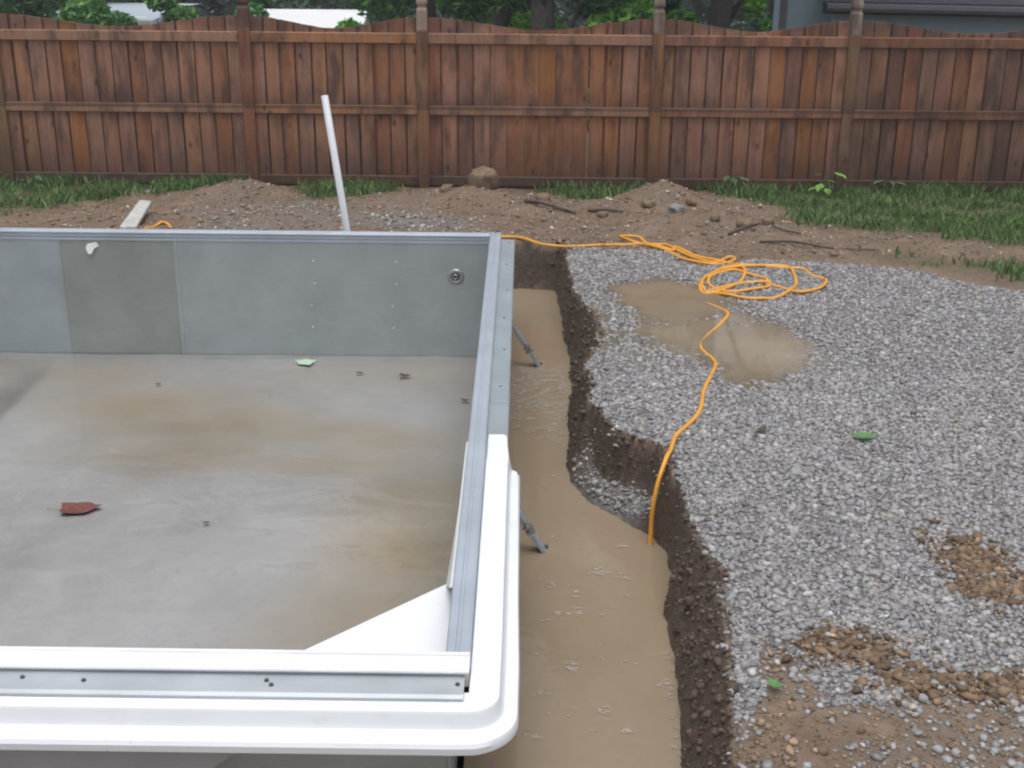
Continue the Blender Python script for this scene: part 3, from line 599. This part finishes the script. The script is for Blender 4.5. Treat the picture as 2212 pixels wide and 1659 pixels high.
for i in range(3):
    p = pp('wall_panel', MB().box((PX, ys[i]+.0015, -.95), (PX+.012, ys[i+1]-.0015, .262)), M['steel'])
    f = MB(); f.sweep([[(x_, yy, z_) for x_, z_ in ((PX+.013,.268),(-.068,.268),(-.060,.262),(-.060,.212),(-.068,.212),(-.068,.258),(PX+.013,.258))] for yy in (ys[i]+.002, ys[i+1]-.002)])
    pp('panel_flange', f, M['flange'], p)
    for q in range(4):
        yy = ys[i]+.25+q*.6
        if yy < 6.0: continue
        bb = MB().lathe([(0,.003),(.006,.003),(.008,0)], 8, Matrix.Translation((-.110+.012*(q % 2), yy, .2685))); pp('bolt', bb, M['bolt'], p)
for x0, x1 in ((PL, PX-5.0), (PX-5.0, PX-2.44), (PX-2.44, PX)):
    pp('wall_panel', MB().box((x0+.0015, PN-.012, -.95), (x1-.0015, PN, .262)), M['steel'])
# coping extrusion
CP = [(0,.228),(0,.246),(.010,.248),(.010,.256),(0,.258),(0,.270),(.010,.272),(.010,.279),(0,.281),(0,.292),(.004,.298),(.010,.30),(.032,.30),(.036,.294),(.046,.294),(.050,.30),(.076,.30),(.083,.297),(.086,.290),(.086,.276),(.080,.270),(.080,.236)]
cp = MB(); cp.sweep([[(PX+u-.005, yy, z) for u, z in CP] for yy in (PN-.003, PF+.088)]); pp('coping', cp, M['coping'])
cp = MB(); cp.sweep([[(xx, PF+u-.005, z+.001) for u, z in CP] for xx in (PL, PX-.007)]); pp('coping', cp, M['coping'])
CN = [(-.005,.240),(-.005,.308),(-.001,.313),(.014,.313),(.017,.306),(.023,.306),(.026,.313),(.060,.313),(.062,.310),(.066,.310),(.068,.313),(.104,.313),(.112,.310),(.115,.304),(.112,.299),(.098,.299),(.098,.240)]
cp = MB(); cp.sweep([[(xx, PN+.012-u, z) for u, z in CN] for xx in (PL, PX+.082)]); pp('coping', cp, M['coping_white'])
# galvanised top flange of the near wall, carried outside the coping
fl = MB(); fl.sweep([[(xx, yy, z) for yy, z in ((3.713,.274),(3.713,.286),(3.606,.286),(3.601,.292),(3.591,.292),(3.584,.289),(3.578,.284),(3.578,.274),(3.586,.274),(3.591,.280),(3.616,.284))] for xx in (PL, PX+.068)])
nf = pp('panel_flange', fl, M['flange_near'])
for xx in (-.20, -.82, -.84, -1.45, -1.66, -2.3): pp('bolt', MB().lathe([(0,.006),(.007,.006),(.009,0)], 8, Matrix.Translation((xx, 3.640+.03*((xx*7.3) % 1), .2863))), M['bolt'], nf)
# rivets and return fitting on the far wall
for xx in (-.98, -1.62):
    for zz in (.05, -.13, -.31, -.49): pp('rivet', MB().lathe([(0,.003),(.005,.002),(.007,0)], 8, Matrix.Translation((xx-.03*(zz < -.2), PF-.0003, zz+.03)) @ Matrix.Rotation(R(90), 4, 'X')), M['tape'])
RM = Matrix.Translation((-.515, PF-.0005, -.035)) @ Matrix.Rotation(R(90), 4, 'X')
rfit = pp('return_fitting', MB().lathe([(.030,.002),(.032,.012),(.052,.012),(.062,.007),(.063,0)], 28, RM), M['chrome'], smooth=True)
pp('fitting_recess', MB().lathe([(0,.003),(.031,.003)], 24, RM), M['dark'], rfit)
pp('nozzle', MB().lathe([(.010,.010),(.012,.020),(.020,.020),(.023,.012),(.023,.003)], 20, RM @ Matrix.Translation((-.002,.002,0))), M['chrome'], rfit, True)
tp = MB().add([(-3.36,9.643,.20),(-3.29,9.641,.215),(-3.27,9.640,.185),(-3.31,9.636,.165),(-3.335,9.630,.12),(-3.36,9.630,.125),(-3.375,9.636,.17)], [(0,1,2,3,6),(6,3,4,5)]); pp('wall_tape', tp, M['tape'])
# white corner step: deck flange with rolled lip, tread, riser, inner side wall
def prof(d0, lip):
    return [(d0,.255),(d0,.272),(.088,.272),(.100,.268),(.106,.258),(.110,.222),(.116,.207),(.126,.202),(.126+lip*.62,.202),(.126+lip*.86,.197),(.126+lip,.183),(.126+lip*.97,.158),(.126+lip*.80,.150),(.128+lip*.5,.158),(.128,.170),(.100,.200),(.092,.250)]
rings = []
def ring(c, nrm, lip, cap=None):
    return [(c[0]+nrm[0]*(d if cap is None else min(d, cap)), c[1]+nrm[1]*(d if cap is None else min(d, cap)), z) for d, z in prof(0, lip)]
for xx in np.linspace(PL, -.215, 24): rings.append(ring((xx, 3.632), (0,-1), .060))
for k in range(1, 13):
    a = R(-90+90*k/12); rings.append(ring((-.165+.006*math.sin(a*.5+.785), 3.632), (math.cos(a), math.sin(a)), .060-.020*k/12))
for yy, lip in ((3.9,.040),(4.4,.034),(5.5,.034)): rings.append(ring((-.158, yy), (1,0), lip))
rings.append(ring((-.155, 5.535), (1,0), .030, .140)); rings.append(ring((-.155, 5.56), (1,0), .01, .116)); rings.append(ring((-.155, 5.80), (1,0), .004, .090)); rings.append(ring((-.155, 5.82), (1,0), .002, .075))
sb = MB(); sb.sweep(rings); step = pp('corner_step', sb, M['white'], smooth=True); step.data.set_sharp_from_angle(angle=R(32))
tb = MB(); c0, c1, c2 = (PX-.004, PN+.004), (PX-.004, 4.80), (-1.24, PN+.004)
tb.add([(*c0,.05),(*c1,.05),(*c2,.05),(*c0,.02),(*c1,.02),(*c2,.02)], [(0,1,2),(5,4,3),(0,3,4,1),(1,4,5,2),(2,5,3,0)]); pp('tread', tb, M['white'], step, bevel=.008)
tb = MB(); a1, a2 = (PX-.03, 4.775), (-1.215, PN+.03); tb.add([(*a1,.02),(*a2,.02),(a2[0]-.02,a2[1]+.02,-.69),(a1[0]-.02,a1[1]+.02,-.69),(a1[0]-.02,a1[1]-.02,.02),(a2[0],a2[1]-.02,.02),(a2[0],a2[1],-.69),(a1[0],a1[1],-.69)], [(0,1,2,3),(7,6,5,4),(0,4,5,1),(1,5,6,2),(3,7,4,0)]); pp('riser', tb, M['white'], step)
sw = MB(); sw.add([(PX-.002,4.4,.235),(PX-.002,5.84,.235),(PX-.020,5.82,.225),(PX-.022,4.4,.225),(PX-.002,4.4,.045),(PX-.002,5.84,.06),(PX-.030,5.80,.06),(PX-.058,4.74,.045)], [(0,1,2,3),(3,2,6,7),(1,5,6,2),(7,6,5,4)]); pp('side_wall', sw, M['white'], step)
# grey support panel below the near lip, chamfered end
kp = MB(); pts = [(PL,.15),(-.94,.15),(-.94,.047),(-1.02,-.01),(-1.10,-.10),(PL,-.10)]; n = len(pts)
kp.add([(x_,3.60,z_) for x_, z_ in pts]+[(x_,3.625,z_) for x_, z_ in pts], [tuple(range(n)), tuple(range(2*n-1,n-1,-1))]+[(i,n+i,n+(i+1)%n,(i+1)%n) for i in range(n)]); pp('support_panel', kp, M['backing'])
# A-frame braces with turnbuckles outside the right wall
for yb in (5.88, 8.65):
    A = Vector((-.215, yb, .13)); Bt = Vector((.145, yb, -.425)); L = lambda t: A.lerp(Bt, t); side = Vector((0, 1, 0)); ax = (Bt-A).normalized(); nr = ax.cross(side)
    def bar(t0, t1, w, h, t='x'):
        p0, p1 = L(t0), L(t1); m_ = MB()
        return m_.sweep([[tuple(p+side*s*w/2+nr*q*h/2) for s, q in ((-1,-1),(1,-1),(1,1),(-1,1))] for p in (p0, p1)])
    br = pp('wall_brace', bar(0, .60, .050, .016), M['brace'])
    pp('brace_channel', bar(.50, .66, .060, .030), M['brace'], br, bevel=.004)
    pp('threaded_rod', MB().tube([L(.64), L(.78)], .012, 8), M['chrome'], br)
    for t0 in (.70, .745): pp('nut', MB().tube([L(t0), L(t0+.022)], .027, 6), M['chrome'], br)
    pp('ground_plate', bar(.77, 1.0, .066, .020), M['brace'], br, bevel=.004)
    pp('anchor_stake', MB().tube([L(.98)+Vector((0,.03,.03)), L(1.0)+Vector((.02,-.05,-.20))], .011, 6), M['bolt'], br)

# floor and shallow water
xs = np.arange(PL, PX+.01, .05); xs[-1] = PX-.001; ys_ = np.linspace(PN+.001, PF-.001, 130); X, Y = np.meshgrid(xs, ys_); x, y = X.ravel(), Y.ravel()
hop = np.clip(-3.62-x, 0, 4)*.40*sst(.05,.5,PF-y)*sst(3.85,4.3,y)
mud = np.zeros_like(x)
for cx, cy, rx, ry, a in ((-3.2,9.1,.5,.3,.8),(-2.7,8.6,.55,.30,.95),(-2.1,8.25,.6,.28,1),(-1.5,8.1,.6,.22,.8),(-1.0,8.0,.5,.22,.75),(-1.25,7.62,.65,.22,.75),(-2.1,7.75,.45,.25,.8),(-.65,7.1,.4,.4,.75),(-.6,6.4,.42,.55,1),(-.72,5.7,.45,.5,.95),(-.65,5.1,.4,.5,.9),(-1.2,4.6,.5,.4,.8),(-1.0,9.2,.8,.22,.35),(-.9,4.9,.6,.5,.6)):
    d = ((x-cx)/rx)**2+((y-cy)/ry)**2; mud = np.maximum(mud, a*np.exp(-d*.62))
mud = np.clip(mud*1.1+fbm(x,y,.9,61)*.34-.06, 0, 1)
lowpt = .012*fbm(x,y,1.1,62)+.004*fbm(x,y,.25,63)
zf = -.70+lowpt-.012*mud-hop; d_water = (-.690)-zf
i = np.arange(x.size).reshape(X.shape); Fq = np.stack([i[:-1,:-1], i[:-1,1:], i[1:,1:], i[1:,:-1]], -1).reshape(-1, 4)
fl = npmesh('pool_floor', np.stack([x,y,zf],-1), Fq, M['floor'], np.stack([mud,mud,mud],-1), True); kind(fl, 'structure', 'grey cement pool floor with swirls of tan silt')
o = npmesh('pool_water', np.stack([x,y,np.full(x.size,-.690)],-1), Fq, M['pool_water'], smooth=True, extra=np.clip(d_water, 0, 2)); kind(o, 'structure', 'thin rippled sheet of rain water on the pool floor')

# foam flecks on the trench water
fv = []; ff = []; fc = []
def fleck(x, y, r, v):
    n = 9; base = len(fv); ph = random.uniform(0, 6.28)
    for k in range(n):
        a = 2*math.pi*k/n; rr_ = r*random.uniform(.45, 1.25); fv.append((x+rr_*math.cos(a)*1.25, y+rr_*math.sin(a)*.8, -.3965+random.uniform(0,.0012)))
    fv.append((x, y, -.394)); fc.extend([(v*1.06, v*.95, v*.86, 0.)]*n+[(v*1.06, v*.95, v*.86, 1.)])
    for k in range(n): ff.append((base+n, base+k, base+(k+1) % n))
for (x_, y_) in ((.21,5.24),(.41,5.64),(.52,5.6),(.39,5.67),(.23,4.82),(.05,4.89),(.13,5.18),(.53,5.91),(.08,4.61),(.30,5.3),(.62,4.7),(.34,4.5),(.05,4.3),(.45,4.35),(.16,5.55),(.25,5.45)):
    for k in range(random.randint(2, 5)): fleck(x_+random.gauss(0,.018), y_+random.gauss(0,.022), random.uniform(.016,.034), random.uniform(.36,.48))
for k in range(300):
    y_ = random.triangular(7.2, 8.75, 8.4); x_ = random.uniform(-.16, .30); fleck(x_, y_, random.uniform(.018,.045), random.uniform(.32,.40))
for k in range(70): fleck(random.uniform(-.1,.6), random.uniform(3.9,7.2), random.uniform(.008,.018), random.uniform(.32,.44))
for k in range(14): y_ = random.uniform(4,5); fleck(float(np.interp(y_, XB[:,0], XB[:,1]))-random.uniform(.0,.03), y_, random.uniform(.015,.03), .36)
kind(npmesh('floating_foam', np.array(fv), np.array(ff), M['foam'], np.array(fc)), 'stuff', 'pale flecks of foam and rain splashes on the trench water')

# ------------------------------------------------------------------ loose things
def cordpts(P, lift=.009):
    o = []
    for q in P:
        z = q[2] if len(q) > 2 else None
        o.append((q[0], q[1], (gz(q[0], q[1]) if z is None else z)+lift))
    return o
A1 = [(-3.30,10.95,-.02),(-3.26,11.08,-.03),(-3.19,11.16,-.005),(-3.10,11.08,-.03),(-3.0,10.85,-.08),(-2.4,10.4,-.1),(-1.2,10.5,-.05),(-.5,10.72,-.01),(-.12,10.74,.0),(.01,10.66,.005),(.14,10.52,.0),(.3,10.47,-.005),(.45,10.52),(.68,10.59),(.86,10.62),(1.0,10.64)]
A2 = [(1.1,10.47),(1.19,10.33),(1.3,10.17),(1.43,10.04),(1.56,10.0),(1.69,10.12),(1.74,10.20),(1.70,10.22),(1.62,10.12),(1.54,10.02),(1.43,10.15),(1.33,10.36),(1.22,10.60),(1.14,10.58),(1.07,10.78),(1.02,10.94),(.92,10.97),(.85,10.91),(.91,10.75),(1.0,10.66),(1.1,10.52),(1.25,10.42),(1.29,10.48),(1.42,10.25),(1.56,10.11),(1.66,10.03),(1.73,9.87),(1.73,9.67),(1.66,9.47),(1.57,9.31),(1.45,9.19)]
A3 = [(1.35,9.18),(1.33,9.32),(1.39,9.51),(1.53,9.72),(1.68,9.80),(1.82,9.85),(1.96,9.86),(2.1,9.83),(2.1,9.64),(2.07,9.4),(2.0,9.21),(1.88,9.07),(1.75,9.01),(1.62,9.01),(1.5,9.1),(1.38,9.23),(1.36,9.42),(1.46,9.62),(1.6,9.78),(1.82,9.87),(2.04,9.82),(2.2,9.79),(2.24,9.64),(2.31,9.55),(2.31,9.45),(2.23,9.29),(2.1,9.18),(2.01,9.21),(1.94,9.3),(1.85,9.39),(1.88,9.50),(1.83,9.58),(1.73,9.65),(1.67,9.76),(1.55,9.69),(1.43,9.5),(1.41,9.37),(1.48,9.23),(1.58,9.18),(1.71,9.21),(1.84,9.31),(1.86,9.40),(1.70,9.42),(1.45,9.28)]
A4 = [(1.31,9.14),(1.3,9.05),(1.35,8.94),(1.42,8.8),(1.45,8.67),(1.4,8.51),(1.32,8.35),(1.24,8.2),(1.18,8.05),(1.18,7.91),(1.22,7.76),(1.22,7.64),(1.17,7.42),(1.09,7.12),(1.05,6.92),(1.0,6.76),(.93,6.6),(.85,6.43),(.80,6.24,.005),(.755,6.13,.005),(.72,6.05,-.06),(.70,6.0,-.17),(.685,5.975,-.30),(.675,5.95,-.46)]
P = [Vector(p) for p in cordpts(A1)]+[Vector(p)+Vector((0,0,random.choice([0,.008,.016]))) for p in cordpts(A2)]+[Vector(p)+Vector((0,0,random.choice([.002,.009,.016]))) for p in cordpts(A3)]+[Vector(p)+Vector((0,0,.004)) for p in cordpts(A4)]
sp = spline(P, 7); sp = [p+Vector((math.sin(i*.23)*.006, math.cos(i*.19)*.006, 0)) for i, p in enumerate(sp)]
cm = MB().tube(sp, .0125, 8); tag(obj('extension_cord', cm, M['cord'], None, True, off=tuple(sp[0])), 'yellow extension cord coiled on the gravel and trailing into the trench water', 'cord')
# leaning pvc pipe
p0, p1 = Vector((-1.425, 10.4, -.10)), Vector((-1.592, 10.4, 1.235)); ax = (p1-p0).normalized(); ro = .0285
mb = MB(); q = ax.to_track_quat('Z', 'Y').to_matrix().to_4x4(); Lp = (p1-p0).length
mb.lathe([(ro,-.15),(ro,Lp),(ro*.84,Lp),(ro*.84,Lp-.25),(0,Lp-.25)], 18, Matrix.Translation(p0) @ q)
tag(obj('plastic_pipe', mb, M['pvc'], None, True, off=tuple(p0), bevel=0), 'white plastic pipe leaning out of the dirt behind the pool', 'pipe')
# white board
bw = MB(); c = [(-3.53,10.98),(-3.385,10.99),(-3.43,11.67),(-3.55,11.72)]; zz = [.0,.0,.075,.075]
bw.add([(x_,y_,z_) for (x_,y_), z_ in zip(c, zz)]+[(x_,y_,z_-.03) for (x_,y_), z_ in zip(c, zz)], [(0,1,2,3),(7,6,5,4),(0,4,5,1),(1,5,6,2),(2,6,7,3),(3,7,4,0)])
tag(obj('plank', bw, M['plank'], None, off=(-3.47,11.3,.05), bevel=.004), 'weathered white plank lying on the dirt behind the pool', 'plank')
def lump(name, x, y, r, sc, m, label, cat, seed, group=None, sink=.3, zoff=0, sq=.7, am=1.):
    import bmesh
    bm = bmesh.new(); bmesh.ops.create_icosphere(bm, subdivisions=3, radius=1); rs = random.Random(seed); ox, oy = rs.uniform(0,50), rs.uniform(0,50)
    for vv in bm.verts:
        p = vv.co; n_ = float(fbm(p.x*1.0+ox+p.z*.7, p.y*1.0+oy-p.z*.5, 1.1, seed, 4)); n2 = float(fbm(p.x+ox*2+p.z, p.y+oy-p.z, .3, seed+5, 3)); k = 1+am*(.75*n_+.30*n2)
        q = p*k; q = Vector([math.copysign(abs(c_)**sq, c_) for c_ in q]); vv.co = Vector((q.x*sc[0], q.y*sc[1], q.z*sc[2]))*r
    me = bpy.data.meshes.new(name); bm.to_mesh(me); bm.free(); me.materials.append(m); me.polygons.foreach_set('use_smooth', [True]*len(me.polygons))
    o = bpy.data.objects.new(name, me); COL.objects.link(o); o.location = (x, y, gz(x, y)+r*sc[2]*(1-2*sink)+zoff); o.rotation_euler = (0, 0, rs.uniform(0, 6)); return tag(o, label, cat, group)
lump('dirt_clod', -.39, 12.68, .145, (1.0,.8,.80), M['soil'], 'big squarish brown clay clod standing in front of the fence', 'clod', 3, sink=.2, sq=.58, am=1.25)
lump('dirt_clod', -5.62, 11.95, .22, (1.0,.9,.6), M['soil'], 'rounded tan clay clod in the grass at the left edge', 'clod', 8)
lump('stone', 1.42, 11.75, .07, (1.2,1,.8), M['rock'], 'grey field stone resting on the dirt mound', 'stone', 9)
CL = ['small clod right of the grey field stone', 'clod just behind the dark twisted root', 'clod on the slope of the mound by the fence post', 'clod at the left foot of the dirt mound',
      'clod beside the short root stub in the middle', 'clod right of the clod behind the twisted root', 'small clod left of the big squarish clod', 'small clod right of the big squarish clod']
for i, (x_, y_, s_) in enumerate(((1.75,11.5,.05),(2.0,11.35,.06),(1.6,12.1,.05),(1.2,12.15,.055),(.75,11.9,.045),(2.25,11.55,.05),(-.75,12.55,.05),(.2,12.6,.06))):
    lump('dirt_clod', x_, y_, s_, (1.2,1,.8), M['soil'], CL[i], 'clod', 20+i, 'small clods on the dirt bank')
def root(P, r, label):
    pts = spline([(a, b_, gz(a, b_)+r*.7+c_) for a, b_, c_ in P], 6); n_ = len(pts)
    tag(obj('tree_root', MB().tube(pts, [r*(1-.6*k/n_) for k in range(n_)], 6), M['root'], None, True, off=tuple(pts[0])), label, 'root')
root([(1.80,11.02,0),(2.0,11.06,.01),(2.15,11.14,.01),(2.3,11.06,.01),(2.45,11.1,0)], .014, 'dark twisted root on the dirt beside the muddy puddle')
root([(2.03,10.77,0),(2.3,10.72,.02),(2.64,10.64,.0),(2.97,10.45,.01)], .012, 'thin dark root lying in the mud along the gravel edge')
root([(.02,12.3,0),(.15,12.2,.03),(.36,12.12,.01),(.5,12.0,0)], .022, 'small dark root on the dirt left of the grass patch')
root([(.62,12.02,0),(.78,11.98,.02),(.95,12.0,0)], .018, 'short dark root stub on the dirt in the middle')
def leaf(name, x, y, z, L, Wd, rot, m, label, lobes=0, curl=.25, stem=.35):
    n_ = 24; b = MB(); vs = []
    for k in range(n_):
        a = 2*math.pi*k/n_; rr_ = 1+.22*lobes*math.cos(5*a)+random.uniform(-.05,.05); px, py = L*.5*math.cos(a)*rr_, Wd*.5*math.sin(a)*rr_*(1-.35*math.cos(a)); vs.append((px, py, curl*(px*px+py*py)/L))
    vs.append((0,0,-.004)); b.add(vs, [(n_, k, (k+1) % n_) for k in range(n_)])
    if stem: b.tube([(-L*.5,0,.004),(-L*(.5+stem),.01,.006)], .0018, 4)
    q = Matrix.Translation((x,y,z)) @ Matrix.Rotation(rot, 4, 'Z'); b.v = [tuple(q @ Vector(v)) for v in b.v]
    return tag(obj(name, b, m, None, False, off=(x,y,z)), label, 'leaf')
leaf('leaf', -2.61, 6.86, -.684, .23, .15, .15, M['red_leaf'], 'red-brown fallen leaf floating in the pool', .5, .3)
leaf('leaf', -1.69, 9.45, -.684, .15, .13, 2.8, M['pale_leaf'], 'pale green leaf on the pool floor by the far wall', .9, .15)
for x_, y_, L, lab in ((-1.23,9.22,.055,'small dark leaf on the pool floor below the far wall'),(-.88,9.17,.09,'dark curled leaf on the pool floor near the return fitting'),(-.40,8.68,.06,'dark wet leaf at the foot of the right pool wall'),(-2.70,8.94,.04,'tiny brown leaf on the tan silt of the pool floor'),(-1.82,6.70,.04,'tiny dark leaf in the middle of the pool water')):
    leaf('leaf', x_, y_, -.684, L, L*.6, random.uniform(-.5,.5), M['brown_leaf'], lab, .5, .6, .2)
leaf('leaf', 1.86, 6.42, gz(1.86,6.42)+.03, .13, .07, .1, M['green_leaf'], 'green leaf lying on the gravel at the right', .3, .3, .2)
leaf('leaf', .95, 4.07, gz(.95,4.07)+.03, .06, .04, 2., M['green_leaf'], 'small green leaf on the gravel near the trench edge', .6, .3, .3)
leaf('leaf', 1.32, 6.50, gz(1.32,6.5)+.025, .09, .045, 1.0, M['brown_leaf'], 'brown leaf on the gravel right of the cord', .3, .4, .2)

# grass and weeds
def blades(n, regions):
    x = []; y = []
    for (x0, x1, y0, y1, k) in regions:
        a, b_ = scatter(int(n*k), x0, x1, y0, y1); x.append(a); y.append(b_)
    x = np.concatenate(x); y = np.concatenate(y); w_ = grass_w(x, y); pt = .5+.5*fbm(x, y, .35, 81)
    z, _, _, _, t_, p_ = ground_all(x, y); keep = (rng.uniform(0,1,x.size) < w_**2*np.clip(pt*2.6-.72, .05, 1)) & (t_ > 1.3) & (y < 13.75); x, y, z, pt = x[keep], y[keep], z[keep], pt[keep]; n_ = x.size
    near_f = sst(12.6, 13.3, y); h = rng.uniform(.025, .085, n_)*(1+.7*near_f)*(.6+.8*pt); a = rng.uniform(0, 6.283, n_); w2 = rng.uniform(.003, .008, n_)*(1+.8*(rng.uniform(0,1,n_) < .2)); ln = h*rng.uniform(.2, 1.0, n_); la = rng.uniform(0, 6.283, n_)
    dx, dy = np.cos(a)*w2, np.sin(a)*w2; lx, ly = np.cos(la)*ln, np.sin(la)*ln
    V = np.stack([np.stack([x-dx,y-dy,z-.005],-1), np.stack([x+dx,y+dy,z-.005],-1), np.stack([x+dx*.7+lx*.4,y+dy*.7+ly*.4,z+h*.65],-1), np.stack([x+lx,y+ly,z+h],-1), np.stack([x-dx*.7+lx*.4,y-dy*.7+ly*.4,z+h*.65],-1)], 1)
    k = np.arange(n_)[:,None]*5; Fq = np.concatenate([k+np.array([[0,1,2,4]]), k+np.array([[4,2,3,3]])], 0)
    base = 1.35*np.array([[.065,.125,.036],[.085,.160,.042],[.115,.190,.055],[.055,.095,.034],[.13,.15,.07]])[rng.integers(0, 5, n_)]*rng.uniform(.65,1.3,n_)[:,None]
    T1 = np.concatenate([k+np.array([[0,1,2]]), k+np.array([[0,2,4]]), k+np.array([[4,2,3]])], 0)
    return V.reshape(-1,3), T1, np.repeat(base, 5, 0)
V, T1, cc = blades(110000, ((1.5,5.6,9.3,13.7,.62),(-5.6,-2.8,11.6,13.7,.22),(-2.5,-1.0,12.5,13.6,.07),(0,1.3,12.5,13.6,.09)))
kind(npmesh('grass', V, T1, M['grass'], cc), 'stuff', 'patchy green grass between the dirt and the fence')
def weed(x, y, h, n_, size, col, label):
    z0 = gz(x, y); t = thing('weed', (x, y, z0), label, 'weed'); sm = MB(); V = []; Fq = []
    for k in range(n_):
        a = 2.4*k; q = .25+.75*k/n_; tip = Vector((math.cos(a)*h*.45*q, math.sin(a)*h*.45*q, h*(.35+.65*random.random()))); sm.tube([(0,0,-.02),(tip.x*.4,tip.y*.4,tip.z*.6),tuple(tip)], [.004,.003,.002], 4)
        d = Vector((math.cos(a), math.sin(a), -.25)).normalized(); s_ = d.cross(Vector((0,0,1))).normalized(); b = MB(); L = size*random.uniform(.7,1.2)
        b.add([tip, tip+d*L*.4+s_*L*.32, tip+d*L*.8+s_*L*.2, tip+d*L-Vector((0,0,L*.15)), tip+d*L*.8-s_*L*.2, tip+d*L*.4-s_*L*.32], [(0,1,2,3),(0,3,4,5)])
        obj('weed_leaf', b, M['weed_'+col], t)
    obj('stem', sm, M['weed_dark'], t)
M['weed_bright'] = simple('weed_bright', (.12,.26,.05), .5, 0, .2, 20); M['weed_dark'] = simple('weed_dark', (.04,.09,.03), .5, 0, .2, 20)
weed(3.10, 13.15, .26, 8, .13, 'bright', 'bright broad-leaved weed at the fence left of the right-hand post')
weed(2.15, 13.2, .24, 8, .11, 'dark', 'dark leafy weed by the fence beyond the dirt mound')
weed(3.75, 13.1, .22, 7, .11, 'dark', 'low leafy weed in the grass right of the right-hand post')
weed(-5.05, 13.05, .16, 6, .09, 'dark', 'small broad-leaved weed beside the leftmost post')
